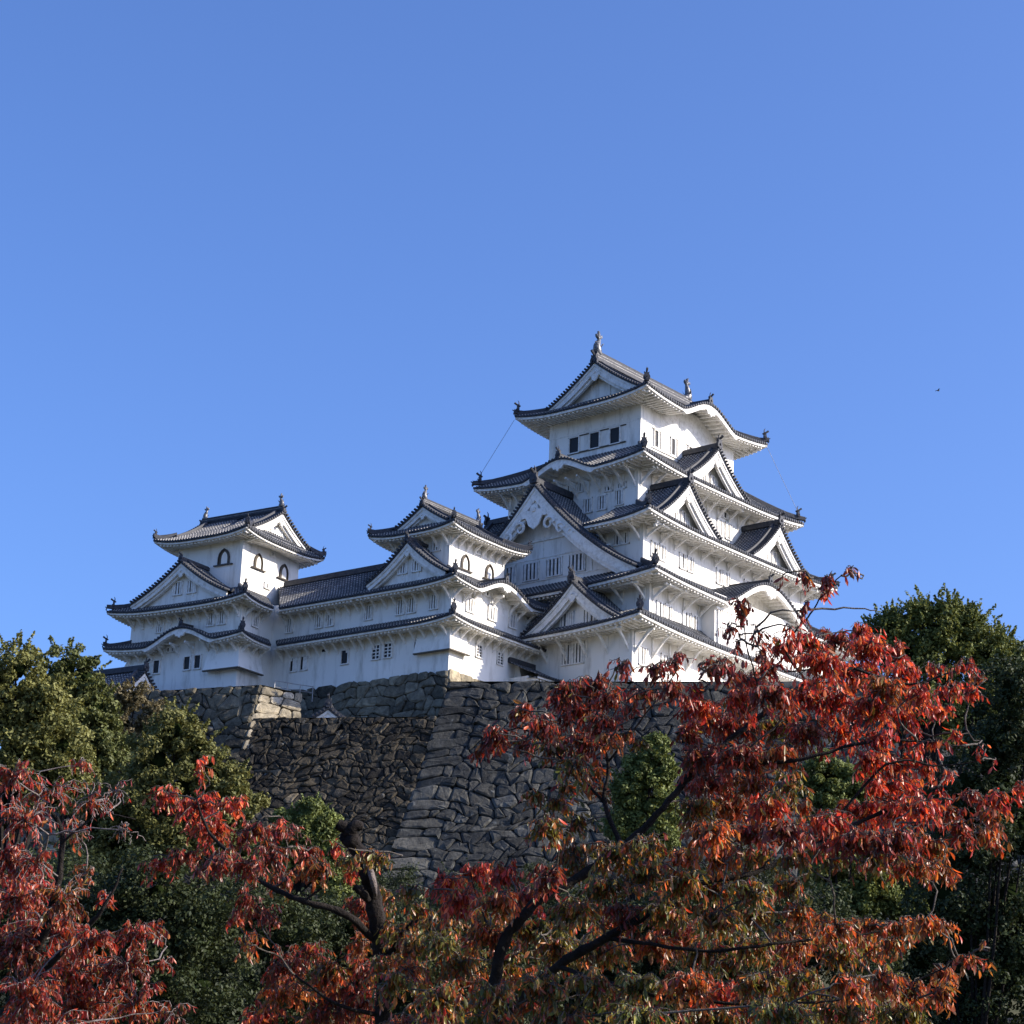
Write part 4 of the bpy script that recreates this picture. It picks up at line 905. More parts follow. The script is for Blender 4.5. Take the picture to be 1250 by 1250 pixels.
# ---------------------------------------------------------------- trees
NP = np.random.default_rng(11)
def rand_dirs(n): v = NP.normal(size=(n, 3)); return v/np.linalg.norm(v, axis=1, keepdims=True)
def leaf_cards(C, Nn, size, asp=.55):
    """small folded diamond leaves: centres C, facing Nn"""
    n = len(C); u = np.cross(Nn, rand_dirs(n)); u /= np.maximum(np.linalg.norm(u, axis=1, keepdims=True), 1e-6); v = np.cross(Nn, u); s = size[:, None]
    V = np.stack([C-u*s, C-v*s*asp+Nn*s*.18, C+u*s, C+v*s*asp+Nn*s*.18], 1).reshape(-1, 3); F = np.arange(4*n).reshape(n, 4); return V, F
def green_tree(name, label, blobs, dist, base=None, lf=.11, dens=1.0, cols=((.045, .065, .018), (.10, .12, .035)), cat='tree', group=None, trunk=True, spray=.0, core=(.012, .018, .006), shoots=7):
    """blobs: (px, py, radius_px) of foliage masses; dist metres. Crown = leaf clumps on and in every mass, limbs inside."""
    cs = []
    for bl in blobs:
        px, py, r = bl[:3]; d = dist+(bl[3] if len(bl) > 3 else 0); cs.append((at(px, py, d), r*d/FPX))
    cen = np.mean([c for c, r in cs], axis=0); low = min(c[2]-r for c, r in cs)
    gz = float(ground_z(cen[0], cen[1])); root = empty(name, (cen[0], cen[1], gz)); tag(root, label, cat, group)
    base_ = np.array([cen[0], cen[1], gz])
    Vs = []; Fs = []; Cs = []; nv = 0
    for c, r in cs:
        # sub-clumps over the mass
        ncl = max(44 if name == 'evergreen_shrub' else 24, int(34*dens*1.9*(r/1.8)**1.6)); dirs = rand_dirs(ncl); dirs[:, 2] += .12
        cc = c+dirs*r*(NP.uniform(.55, 1.0, (ncl, 1))); cr = NP.uniform(.20, .36, ncl)*r**.75*1.15
        for k in range(ncl):
            m = int(190*dens*(cr[k]/.11*lf/.11)**.0*max(.5, (cr[k]/.55)**1.7)*(.11/lf)**1.6)
            dd = rand_dirs(m); rad = cr[k]*NP.uniform(.35, 1.0, (m, 1))**.5
            if spray:
                rad *= 1+spray*(NP.random((m, 1)) < .25)*NP.random((m, 1))*np.clip(dd[:, 2:3]+.3, 0, 1)*1.8
            C = cc[k]+dd*rad*np.array([1, 1, .85]); Nn = dd*.7+rand_dirs(m)*.75+np.array([0, 0, .25]); Nn /= np.linalg.norm(Nn, axis=1, keepdims=True)
            V, F = leaf_cards(C, Nn, lf*.78*NP.uniform(.6, 1.25, m)); Vs.append(V); Fs.append(F+nv); nv += len(V)
            t = np.clip(NP.random((m, 1))*.6+NP.random()*.5, 0, 1); col = np.array(cols[0])*(1-t)+np.array(cols[1])*t
            Cs.append(np.repeat(col*NP.uniform(.75, 1.2, (m, 1)), 4, axis=0))
    for c, r in cs:         # thin shoots breaking the outline
        for k in range(shoots):
            d_ = rand_dirs(1)[0]; d_[2] = abs(d_[2])*1.2+.35; d_ /= np.linalg.norm(d_); L = r*NP.uniform(.35, .75)*(1+spray*.5); m = int(26+L/.03)
            s_ = NP.random((m, 1)); C = c+d_*r*.85+d_*s_*L+rand_dirs(m)*(.16*L*(1.1-s_))*.9; Nn = rand_dirs(m)
            V, F = leaf_cards(C, Nn, lf*.75*NP.uniform(.6, 1.2, m)); Vs.append(V); Fs.append(F+nv); nv += len(V); t = NP.random((m, 1))
            Cs.append(np.repeat(np.array(cols[0])*(1-t)+np.array(cols[1])*t, 4, axis=0)*1.15)
    arr_mesh('crown', np.concatenate(Vs)-base_, np.concatenate(Fs), M['green_leaf'], root, np.concatenate(Cs))
    mb = MB()
    # inner mass of old twigs and leaves so that the crown is not see-through
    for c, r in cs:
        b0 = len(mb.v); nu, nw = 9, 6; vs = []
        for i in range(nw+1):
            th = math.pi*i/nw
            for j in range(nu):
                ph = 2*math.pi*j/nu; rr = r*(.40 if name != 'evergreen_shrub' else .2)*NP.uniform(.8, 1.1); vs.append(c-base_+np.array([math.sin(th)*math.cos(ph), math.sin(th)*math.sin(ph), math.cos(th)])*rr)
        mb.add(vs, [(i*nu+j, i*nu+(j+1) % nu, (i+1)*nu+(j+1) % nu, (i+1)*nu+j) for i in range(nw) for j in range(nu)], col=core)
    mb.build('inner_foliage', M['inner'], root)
    tm = MB(); top = cen-base_; hgt = max(low-gz, 1.0)+ (top[2]-(low-gz))*.5; tr = max(.09, .019*(top[2]))
    tm.tube([(0, 0, -.4), (.05*hgt, 0, hgt*.4), (0, .04*hgt, hgt)], [tr*1.3, tr, tr*.7], 8)
    for c, r in cs:
        e_ = c-base_; s_ = np.array([0, .04*hgt, hgt*NP.uniform(.55, .95)]); mid = (s_+e_)/2+np.array([0, 0, -.08*np.linalg.norm(e_-s_)])
        tm.tube([s_, mid, e_], [tr*.42, tr*.26, tr*.10], 5)
    tm.build('trunk', M['bark'], root)
    return root
OL = ((.085, .095, .025), (.23, .225, .07)); DG = ((.030, .045, .016), (.075, .095, .03)); BR2 = ((.11, .09, .045), (.2, .17, .09)); LG = ((.065, .085, .022), (.20, .235, .065)); VD = ((.012, .022, .010), (.035, .05, .02))
green_tree('evergreen_tree', 'olive-green round-topped tree at the left edge, tallest mass left of the castle', [(20, 815, 34), (55, 845, 30), (5, 870, 45), (50, 880, 42), (20, 920, 45), (75, 915, 35), (40, 930, 40), (90, 960, 38), (-30, 850, 45), (60, 955, 40), (10, 975, 50)], 78, cols=OL, lf=.11)
green_tree('evergreen_tree', 'darker green tree just right of the left-edge tree, its crown against the sky', [(80, 815, 30), (105, 830, 24), (70, 850, 28), (118, 862, 24), (125, 890, 22), (95, 885, 35), (110, 930, 30), (135, 920, 26), (85, 925, 34), (120, 965, 34)], 84, cols=((.055, .07, .02), (.16, .175, .055)), lf=.11)
green_tree('scrub_tree', 'brownish thin-leaved bush between the two left trees and the castle foot', [(145, 855, 20), (165, 850, 18), (150, 885, 22), (185, 868, 16), (135, 905, 20), (165, 905, 22), (190, 895, 18), (150, 930, 26)], 98, cols=BR2, lf=.10, dens=.8)
green_tree('evergreen_tree', 'broad olive tree sloping down right in front of the raised stone wall', [(215, 895, 30), (190, 930, 38), (240, 910, 28), (255, 945, 32), (225, 965, 42), (285, 960, 26), (300, 995, 26), (260, 1005, 42), (175, 985, 45), (215, 1030, 45), (150, 1035, 45), (290, 1050, 35), (120, 1000, 40), (110, 1060, 45)], 64, cols=((.07, .08, .022), (.20, .195, .06)), lf=.085, dens=1.1)
green_tree('evergreen_shrub', 'bright yellow-green bush right of centre-left, low against the dark stone wall', [(378, 998, 22), (355, 1012, 22), (395, 1010, 20), (372, 1035, 30), (400, 1050, 25), (340, 1050, 28), (410, 1080, 28)], 50, cols=LG, lf=.055, dens=.9)
green_tree('evergreen_shrub', 'round light green bush in the gap of the red leaves, in front of the bastion', [(800, 918, 17), (783, 938, 20), (768, 965, 24), (812, 942, 16), (800, 972, 26), (762, 1005, 28), (808, 1015, 30)], 75, cols=((.06, .085, .025), (.20, .235, .065)), lf=.085)
green_tree('evergreen_shrub', 'small green bush glimpsed through the red leaves right of the bastion', [(1000, 955, 30), (1040, 960, 26), (1015, 985, 32), (1050, 1075, 36), (1010, 1060, 34), (1085, 1090, 30), (1045, 1110, 34), (1110, 1100, 30)], 58, cols=LG, lf=.07)
green_tree('conifer_tree', 'feathery green tree at the right rising above the red leaves into the sky', [(1140, 775, 34), (1175, 785, 30), (1110, 800, 32), (1205, 800, 26), (1075, 785, 22), (1150, 820, 42), (1100, 845, 40), (1200, 840, 38), (1190, 890, 45), (1130, 890, 45), (1160, 755, 20), (1125, 752, 14), (1088, 770, 20), (1225, 800, 24), (1180, 765, 20), (1245, 815, 22), (1100, 775, 20)], 70, cols=((.06, .085, .022), (.20, .22, .06)), lf=.085, spray=1.3, shoots=22, dens=.8)
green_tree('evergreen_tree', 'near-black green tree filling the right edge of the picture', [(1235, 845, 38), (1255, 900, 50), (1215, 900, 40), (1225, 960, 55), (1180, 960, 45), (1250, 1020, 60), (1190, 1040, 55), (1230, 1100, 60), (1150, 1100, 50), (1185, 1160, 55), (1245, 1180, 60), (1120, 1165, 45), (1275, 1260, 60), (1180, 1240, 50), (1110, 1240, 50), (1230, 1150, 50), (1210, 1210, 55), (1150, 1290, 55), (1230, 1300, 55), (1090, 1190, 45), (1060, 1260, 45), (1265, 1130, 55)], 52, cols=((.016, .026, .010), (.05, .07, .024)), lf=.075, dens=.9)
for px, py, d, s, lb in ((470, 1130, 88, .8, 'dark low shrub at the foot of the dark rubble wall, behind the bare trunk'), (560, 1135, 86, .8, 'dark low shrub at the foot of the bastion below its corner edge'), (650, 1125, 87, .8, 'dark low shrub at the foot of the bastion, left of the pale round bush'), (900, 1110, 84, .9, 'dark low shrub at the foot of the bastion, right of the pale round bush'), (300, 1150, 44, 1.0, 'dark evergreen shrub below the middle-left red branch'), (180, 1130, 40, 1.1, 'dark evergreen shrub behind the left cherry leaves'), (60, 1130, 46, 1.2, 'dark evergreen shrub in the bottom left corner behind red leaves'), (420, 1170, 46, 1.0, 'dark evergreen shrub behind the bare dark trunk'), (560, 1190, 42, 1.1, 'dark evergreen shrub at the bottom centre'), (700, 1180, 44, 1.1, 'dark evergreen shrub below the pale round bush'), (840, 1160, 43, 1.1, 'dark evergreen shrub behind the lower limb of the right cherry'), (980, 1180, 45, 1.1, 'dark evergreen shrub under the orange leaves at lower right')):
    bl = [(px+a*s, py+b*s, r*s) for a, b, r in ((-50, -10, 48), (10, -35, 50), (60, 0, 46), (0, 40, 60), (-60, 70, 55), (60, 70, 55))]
    green_tree('evergreen_shrub', lb, bl, d, cols=((.016, .026, .010), (.055, .07, .022)), lf=.06, dens=.6)  # leaf colours lowered: shade of the lower background is put into them
# ---------------------------------------------------------------- cherry trees in autumn leaf, a few metres from the camera
def curve_pts(P, n=6, wob=.0, rg=None):
    P = [np.array(p, float) for p in P]; out = []
    for i in range(len(P)-1):
        p0 = P[max(i-1, 0)]; p1 = P[i]; p2 = P[i+1]; p3 = P[min(i+2, len(P)-1)]
        for k in range(n):
            t = k/n; out.append(.5*((2*p1)+(-p0+p2)*t+(2*p0-5*p1+4*p2-p3)*t*t+(-p0+3*p1-3*p2+p3)*t**3))
    out.append(P[-1])
    if wob: out = [p+(np.array([rg.gauss(0, 1) for _ in range(3)])*wob if 0 < i < len(out)-1 else 0) for i, p in enumerate(out)]
    return out
PAL = {
 'red': [(.60, .075, .03), (.44, .035, .02), (.66, .14, .05), (.26, .025, .018), (.56, .15, .04), (.42, .04, .035)],
 'maroon': [(.24, .035, .02), (.32, .045, .022), (.18, .035, .02), (.22, .06, .02), (.13, .05, .02), (.28, .03, .02)],
 'orange': [(.58, .18, .04), (.48, .09, .03), (.34, .14, .03), (.24, .09, .022), (.50, .09, .02), (.16, .11, .025)],
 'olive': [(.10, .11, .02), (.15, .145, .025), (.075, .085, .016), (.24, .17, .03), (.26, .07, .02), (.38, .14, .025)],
 'green': [(.12, .15, .03), (.16, .18, .035), (.28, .26, .06), (.10, .12, .025), (.32, .20, .04)],
}
def hanging_leaves(P, Dt, L, cols, rg):
    """P attach points, Dt twig direction, L lengths -> folded, curled, hanging leaves (8 vertices, 6 faces each)"""
    n = len(P); down = np.array([0, 0, -1.]); a = rg.normal(size=(n, 3))*.36; d0 = down+a+Dt*.25; d0 /= np.linalg.norm(d0, axis=1, keepdims=True)
    out = rg.normal(size=(n, 3))+np.array(sd)*.45*rg.choice([-1, 1, 1, 1], size=(n, 1)); out -= d0*np.sum(out*d0, axis=1, keepdims=True); out /= np.linalg.norm(out, axis=1, keepdims=True)   # leaf normal
    side = np.cross(d0, out); L = L[:, None]; W = L*rg.uniform(.12, .22, (n, 1)); curl = rg.normal(.10, .16, (n, 1)); fold = rg.uniform(.15, .9, (n, 1))
    pet = d0*L*.12
    def sp(s): return P+pet+d0*L*s*(1-.25*np.abs(curl)*s)+out*L*curl*s*s*1.6
    def row(s, w): c = sp(s); return [c-side*W*w+out*W*w*fold, c, c+side*W*w+out*W*w*fold]
    rows = [P+pet*0]+row(.28, .85)+row(.62, 1.0)+[sp(1.0)]
    V = np.stack(rows, 1).reshape(-1, 3); b = (np.arange(n)*8)[:, None]
    T = np.array([[0, 2, 1], [0, 3, 2], [4, 5, 7], [5, 6, 7]]); Q = np.array([[1, 2, 5, 4], [2, 3, 6, 5]])
    tri = np.concatenate([T, [[1, 2, 5], [1, 5, 4], [2, 3, 6], [2, 6, 5]]]); F = (b[:, None, :]+tri[None]).reshape(-1, 3)
    return V, F, np.repeat(cols, 8, axis=0)
def bark_lumps(pts, r0, r1, rg):
    """swellings and old pruning scars along a thick limb"""
    n = len(pts); out = []
    for i in range(n):
        out.append((.55*r0+(.55*r1-.55*r0)*(i/(n-1))**.8)*(rg.uniform(.86, 1.22) if r0 > .03 else rg.uniform(.92, 1.1)))
    return out
def cherry(name, label, limbs, clusters, seed, lsize=.032, base=None, extra=None, bark='bark', twk=1.0, bright=1.0, mixp=.14):
    """limbs: [(points (px,py,d), r0, r1)]; clusters: (px,py,rx,ry,d,n_twigs,palette[,bare])"""
    rg = random.Random(seed); ng = np.random.default_rng(seed)
    b = np.array(base, float); root = empty(name, tuple(b)); tag(root, label, 'cherry tree')
    wood = MB(); pts_all = []
    for pts, r0, r1 in limbs:
        C = curve_pts([at(*p) if len(p) == 3 and p[2] > 0 else np.array(p[:2]+(p[2],)) for p in pts], 6, 0, rg); wb = .05*np.linalg.norm(C[1]-C[0]); C = [C[0]]+[c+np.array([rg.gauss(0, wb) for _ in range(3)]) for c in C[1:-1]]+[C[-1]]; n = len(C)
        wood.tube([c-b for c in C], bark_lumps(C, r0, r1, rg), 10)
        for i, c in enumerate(C): pts_all.append((c, r0+(r1-r0)*(i/(n-1))**.8))
    AP = np.array([p for p, r in pts_all]); tw = MB(); LP = []; LD = []; LL = []; LC = []
    nodes = list(AP)
    todo = [(cl, at(cl[0], cl[1], cl[4])) for cl in clusters]; dist_ = [float(np.min(np.linalg.norm(AP-C, axis=1))) for cl, C in todo]
    while todo:             # always grow to the nearest mass next
        ii = int(np.argmin(dist_)); cl, C = todo.pop(ii); dist_.pop(ii); n0 = len(nodes)
        px, py, rx, ry, d, nt_, pal = cl[:7]; bare = cl[7] if len(cl) > 7 else 0.
        A = np.array(nodes); j = int(np.argmin(np.linalg.norm(A-C, axis=1)+np.where(A[:, 2] > C[2], .25, 0))); S = A[j]
        dv = C-S; ln = np.linalg.norm(dv)
        if ln > .05:
            mid = S+dv*.5+np.array([rg.gauss(0, .05), rg.gauss(0, .05), .06*ln]); cp = curve_pts([S, mid, C], 4, .006, rg)
            tw.tube([c-b for c in cp], [(.0030*(1-i/len(cp))+.0018)*(1+(twk-1)*.5) for i in range(len(cp))], 5)
            nodes += cp[2:]
            for q_, (c2, C2) in enumerate(todo): dist_[q_] = min(dist_[q_], min(float(np.linalg.norm(p_-C2)) for p_ in cp[2:]))
        sc_ = d/FPX
        for k in range(int(nt_*1.85)):
            u = rg.uniform(-1, 1); v = rg.uniform(-1, 1)*(1.6 if rg.random() < .3 else 1); w_ = rg.uniform(-1, 1)
            if u*u+v*v > 1: u *= .7; v *= .7
            T = C+RT*u*rx*sc_-UP*v*ry*sc_+FW*w_*max(rx, ry)*sc_*.8       # tip of the twig
            o_ = C+(T-C)*rg.uniform(.0, .35); dirn = T-o_; L = np.linalg.norm(dirn)
            if L < .012: continue
            mid = (o_+T)/2+np.array([0, 0, .12*L]); end = T+np.array([rg.gauss(0, .02), rg.gauss(0, .02), -.02])
            cp = curve_pts([o_, mid, end], 5, .004, rg); tw.tube([c-b for c in cp], [(.0014*(1-i/len(cp))+.0009)*twk for i in range(len(cp))], 4, cap=False)
            m = max(4, int(L/.0105)+6)
            for q in range(m):
                if rg.random() < bare: continue
                s = (q+rg.random())/m; s = .08+.92*s; i = min(int(s*(len(cp)-1)), len(cp)-2); f = s*(len(cp)-1)-i; p = cp[i]+(cp[i+1]-cp[i])*f
                LP.append(p-b); dd = cp[i+1]-cp[i]; LD.append(dd/max(np.linalg.norm(dd), 1e-6)); LL.append(lsize*rg.uniform(.55, 1.3))
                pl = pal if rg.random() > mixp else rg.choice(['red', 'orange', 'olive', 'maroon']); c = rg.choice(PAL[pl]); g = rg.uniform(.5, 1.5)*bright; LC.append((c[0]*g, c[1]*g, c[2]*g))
    V, F, Cc = hanging_leaves(np.array(LP), np.array(LD), np.array(LL), np.array(LC), ng)
    arr_mesh('leaves', V, F, M['red_leaf'], root, Cc, smooth=True)
    wood.build('trunk', M[bark], root, True); tw.build('twigs', M['twig_pale'] if twk > 1 else M['bark_grey'], root, True)
    return len(LP)
tot = 0
# left cherry: bright red, sparse grey twigs
LFc = []
g_ = random.Random(3)
for (px, py, rx, ry, n, pal, bare) in [(15, 945, 35, 25, 16, 'red', .45), (60, 965, 45, 25, 18, 'red', .6), (110, 975, 35, 25, 14, 'red', .75), (95, 935, 25, 15, 5, 'red', .5), (140, 965, 30, 22, 9, 'red', .88), (155, 1015, 30, 18, 7, 'red', .9), (30, 1000, 45, 30, 22, 'red', .55), (90, 1015, 35, 22, 14, 'red', .75), (10, 1050, 40, 30, 22, 'red', .15), (45, 1050, 35, 25, 14, 'red', .3),
        (20, 1095, 50, 35, 34, 'red', .05), (75, 1100, 40, 28, 18, 'orange', .15), (105, 1065, 22, 16, 5, 'orange', .2), (130, 1095, 16, 12, 5, 'red', .3), (60, 1135, 55, 30, 36, 'red', .0), (115, 1145, 40, 26, 22, 'red', .1), (165, 1140, 30, 22, 16, 'red', .1), (190, 1135, 20, 18, 8, 'red', .2), (20, 1160, 45, 35, 34, 'maroon', 0), (90, 1185, 55, 30, 34, 'red', .0), (155, 1180, 40, 28, 20, 'maroon', .1), (30, 1215, 50, 35, 34, 'red', 0), (100, 1230, 55, 30, 34, 'red', 0), (165, 1225, 45, 28, 20, 'red', .15), (210, 1235, 30, 20, 8, 'maroon', .4), (50, 1262, 80, 25, 30, 'red', 0), (200, 1175, 18, 12, 4, 'red', .3)]:
    LFc.append((px, py, rx, ry, 11.2+g_.uniform(-.7, .7), n, pal, bare))
bl_ = at(-60, 1500, 11.2); bl_[2] = CZ-1.65
tot += cherry('cherry_tree', 'cherry tree at bottom left with bright red leaves and bare pale twigs', [([(-60, 1500, 11.2), (-40, 1330, 11.2), (20, 1210, 11.3), (60, 1120, 11.2), (75, 1030, 11.2), (60, 980, 11.2)], .09, .015), ([(20, 1210, 11.3), (110, 1130, 11.0), (150, 1060, 11.0)], .04, .008), ([(75, 1030, 11.2), (120, 995, 11.2), (165, 1000, 11.2)], .014, .005)], LFc, 5, lsize=.036, base=(bl_[0], bl_[1], CZ-1.65), twk=1.4, bright=.72, mixp=.3)
# middle cherry with the dark gnarled trunk
MC = []
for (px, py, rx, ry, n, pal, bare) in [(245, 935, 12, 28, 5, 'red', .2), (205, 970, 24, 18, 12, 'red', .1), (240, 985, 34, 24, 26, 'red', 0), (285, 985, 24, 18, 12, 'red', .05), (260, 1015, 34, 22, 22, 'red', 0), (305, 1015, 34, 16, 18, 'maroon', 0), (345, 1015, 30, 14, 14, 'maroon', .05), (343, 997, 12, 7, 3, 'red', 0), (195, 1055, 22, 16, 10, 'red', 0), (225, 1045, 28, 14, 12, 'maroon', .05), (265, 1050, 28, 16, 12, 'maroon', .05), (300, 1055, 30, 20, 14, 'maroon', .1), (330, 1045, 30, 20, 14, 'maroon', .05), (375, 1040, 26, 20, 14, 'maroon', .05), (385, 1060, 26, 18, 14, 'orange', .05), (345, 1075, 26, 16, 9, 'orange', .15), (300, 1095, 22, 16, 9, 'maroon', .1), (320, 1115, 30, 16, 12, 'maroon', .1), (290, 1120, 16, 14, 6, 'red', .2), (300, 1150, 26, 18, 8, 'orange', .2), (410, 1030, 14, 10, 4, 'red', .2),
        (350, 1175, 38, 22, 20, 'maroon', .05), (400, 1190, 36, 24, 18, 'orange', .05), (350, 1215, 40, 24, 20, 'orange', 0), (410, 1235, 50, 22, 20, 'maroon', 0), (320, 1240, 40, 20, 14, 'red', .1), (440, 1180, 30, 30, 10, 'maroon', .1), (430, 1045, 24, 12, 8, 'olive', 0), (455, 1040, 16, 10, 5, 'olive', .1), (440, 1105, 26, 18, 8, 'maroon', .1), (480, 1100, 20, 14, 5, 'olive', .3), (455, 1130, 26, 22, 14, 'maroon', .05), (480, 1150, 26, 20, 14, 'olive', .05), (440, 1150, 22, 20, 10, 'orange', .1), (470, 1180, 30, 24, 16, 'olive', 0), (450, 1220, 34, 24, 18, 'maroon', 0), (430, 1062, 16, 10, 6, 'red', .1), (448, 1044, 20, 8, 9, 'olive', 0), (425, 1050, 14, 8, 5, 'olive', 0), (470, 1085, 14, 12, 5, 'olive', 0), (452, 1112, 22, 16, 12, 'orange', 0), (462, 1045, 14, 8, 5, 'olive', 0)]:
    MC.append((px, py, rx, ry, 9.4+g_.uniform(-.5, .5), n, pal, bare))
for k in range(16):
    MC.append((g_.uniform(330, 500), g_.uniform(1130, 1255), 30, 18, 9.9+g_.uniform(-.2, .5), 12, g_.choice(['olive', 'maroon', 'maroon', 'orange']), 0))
tb = at(468, 1500, 9.4)
tot += cherry('cherry_tree', 'dark gnarled trunk in the lower middle with a long limb of red leaves reaching left', [([(466, 1500, 9.4), (462, 1330, 9.4), (468, 1220, 9.4), (462, 1140, 9.4), (456, 1095, 9.4), (446, 1062, 9.4), (436, 1036, 9.4), (424, 1020, 9.4)], .064, .066), ([(440, 1040, 9.4), (424, 1014, 9.4), (412, 1006, 9.4)], .05, .045), ([(426, 1018, 9.4), (434, 1008, 9.4), (443, 1010, 9.4)], .06, .03), ([(446, 1078, 9.4), (458, 1062, 9.36), (462, 1052, 9.36)], .04, .03), ([(452, 1100, 9.4), (440, 1088, 9.34), (433, 1083, 9.34)], .035, .03), ([(460, 1150, 9.4), (420, 1115, 9.3), (370, 1100, 9.3), (325, 1080, 9.4), (290, 1050, 9.4), (255, 1015, 9.5), (240, 975, 9.5)], .034, .008), ([(468, 1180, 9.4), (500, 1130, 9.3), (530, 1120, 9.3)], .03, .012), ([(370, 1100, 9.3), (400, 1075, 9.3), (385, 1045, 9.3)], .012, .006), ([(466, 1240, 9.4), (410, 1225, 9.3), (360, 1190, 9.3)], .022, .008)], MC, 9, base=(tb[0], tb[1], CZ-1.65))
wm = MB(); wq = [at(450, 1050, 9.345)-tb, at(453, 1066, 9.335)-tb, at(457, 1082, 9.335)-tb, at(459, 1094, 9.35)-tb]; wq = [q+np.array([0, 0, tb[2]-(CZ-1.65)]) for q in wq]
wm.tube(wq, [.006, .016, .014, .005], 7); ct = [o for o in bpy.data.objects if o.get('label', '').startswith('dark gnarled trunk')][0]; wm.build('trunk_wound', M['twig_pale'], ct, True)
# right cherry: the great mass of red and orange
RC = []
def add(lst, d0, ds):
    for (px, py, rx, ry, n, pal, bare) in lst: RC.append((px, py, rx, ry, d0+g_.uniform(-ds, ds), n, pal, bare))
add([(1038, 696, 12, 8, 2, 'maroon', .2), (1012, 706, 16, 10, 4, 'maroon', .1), (985, 705, 20, 12, 4, 'maroon', .2), (1005, 725, 12, 14, 3, 'red', .2), (980, 745, 16, 14, 4, 'maroon', .3), (955, 705, 10, 8, 1, 'maroon', .2), (968, 765, 20, 14, 4, 'red', .35), (905, 738, 14, 20, 6, 'maroon', .1), (890, 765, 12, 12, 3, 'maroon', .3), (925, 770, 12, 18, 4, 'maroon', .35), (903, 785, 12, 10, 2, 'maroon', .4), (930, 795, 14, 16, 5, 'maroon', .3), (1070, 745, 9, 6, 1, 'maroon', .1)], 7.6, .1)
add([(885, 815, 26, 18, 12, 'maroon', .15), (865, 810, 12, 14, 4, 'maroon', .2), (915, 830, 28, 18, 12, 'red', .15), (955, 790, 26, 18, 12, 'red', .1), (940, 815, 22, 16, 8, 'red', .2), (985, 785, 26, 20, 14, 'red', .1), (1020, 780, 30, 18, 16, 'maroon', .05), (1050, 770, 26, 14, 12, 'red', .05), (1060, 790, 30, 18, 20, 'red', 0), (1090, 795, 24, 20, 14, 'red', .05), (1105, 820, 26, 20, 14, 'red', .05), (1000, 810, 36, 22, 22, 'red', .05), (1045, 820, 36, 24, 28, 'red', 0), (1080, 840, 34, 22, 22, 'orange', .05), (1140, 815, 28, 12, 7, 'red', .5), (1180, 810, 22, 10, 5, 'red', .35), (1195, 825, 12, 8, 3, 'orange', .2), (1125, 845, 26, 18, 12, 'red', .25), (1160, 840, 26, 14, 10, 'red', .3), (1185, 845, 14, 14, 5, 'red', .3), (1145, 865, 24, 14, 9, 'red', .3)], 8.4, .5)
add([(850, 860, 30, 16, 16, 'red', .05), (870, 875, 34, 20, 24, 'red', 0), (905, 855, 30, 20, 18, 'red', .05), (900, 885, 36, 22, 24, 'maroon', 0), (945, 850, 34, 22, 22, 'maroon', .05), (985, 845, 34, 22, 24, 'red', .05), (1020, 855, 34, 22, 22, 'red', .05), (1060, 865, 34, 20, 20, 'red', .08), (1100, 870, 30, 18, 14, 'red', .2), (950, 885, 36, 22, 22, 'olive', .05), (985, 895, 34, 22, 20, 'maroon', .1), (1030, 895, 34, 20, 14, 'red', .25), (1075, 900, 30, 18, 14, 'red', .2), (1115, 900, 24, 16, 10, 'red', .25), (1140, 905, 14, 10, 4, 'red', .3), (1165, 895, 12, 8, 4, 'red', .1), (1195, 912, 9, 8, 2, 'red', .2), (1215, 925, 7, 10, 1, 'red', .1)], 8.2, .5)
add([(845, 895, 22, 24, 14, 'maroon', .05), (860, 925, 34, 22, 22, 'maroon', 0), (905, 920, 36, 22, 24, 'maroon', 0), (950, 925, 34, 22, 20, 'orange', .05), (870, 955, 36, 20, 24, 'maroon', 0), (915, 955, 36, 20, 24, 'orange', 0), (960, 955, 30, 20, 14, 'olive', .15), (1060, 925, 30, 20, 16, 'red', .1), (1095, 930, 28, 18, 14, 'red', .1), (1130, 935, 18, 14, 6, 'red', .3), (1155, 945, 14, 9, 4, 'red', .2), (1080, 955, 34, 16, 18, 'red', .05), (1115, 960, 26, 16, 12, 'red', .1), (1150, 965, 12, 9, 3, 'red', .2), (850, 985, 34, 20, 22, 'olive', 0), (895, 985, 36, 20, 24, 'orange', 0), (940, 985, 34, 18, 20, 'red', .05), (980, 980, 26, 14, 9, 'orange', .2), (1015, 1000, 34, 16, 20, 'red', 0), (1055, 990, 36, 20, 26, 'red', 0), (1095, 985, 32, 20, 22, 'red', 0), (1130, 985, 28, 18, 16, 'red', .05), (1160, 990, 26, 16, 14, 'maroon', .05), (1190, 970, 20, 14, 8, 'maroon', .1), (1220, 975, 20, 16, 9, 'red', .1), (1248, 962, 14, 16, 6, 'red', 0), (1210, 995, 20, 12, 8, 'orange', .05), (1210, 1020, 18, 14, 9, 'orange', 0), (1175, 1010, 28, 16, 14, 'maroon', 0)], 8.0, .55)
add([(870, 1015, 36, 20, 24, 'orange', 0), (915, 1015, 36, 20, 26, 'maroon', 0), (960, 1015, 34, 18, 22, 'maroon', 0), (1005, 1025, 36, 16, 22, 'maroon', 0), (1050, 1025, 36, 20, 28, 'maroon', 0), (1095, 1025, 34, 20, 26, 'maroon', 0), (1135, 1030, 28, 18, 18, 'orange', 0), (1110, 1055, 34, 16, 20, 'orange', 0), (1150, 1058, 24, 14, 16, 'orange', 0), (1068, 1050, 26, 18, 13, 'olive', .05), (1020, 1050, 22, 14, 6, 'olive', .3), (970, 1045, 30, 14, 14, 'olive', .1), (925, 1045, 30, 16, 16, 'olive', .1), (880, 1045, 30, 18, 18, 'orange', .05)], 7.8, .5)
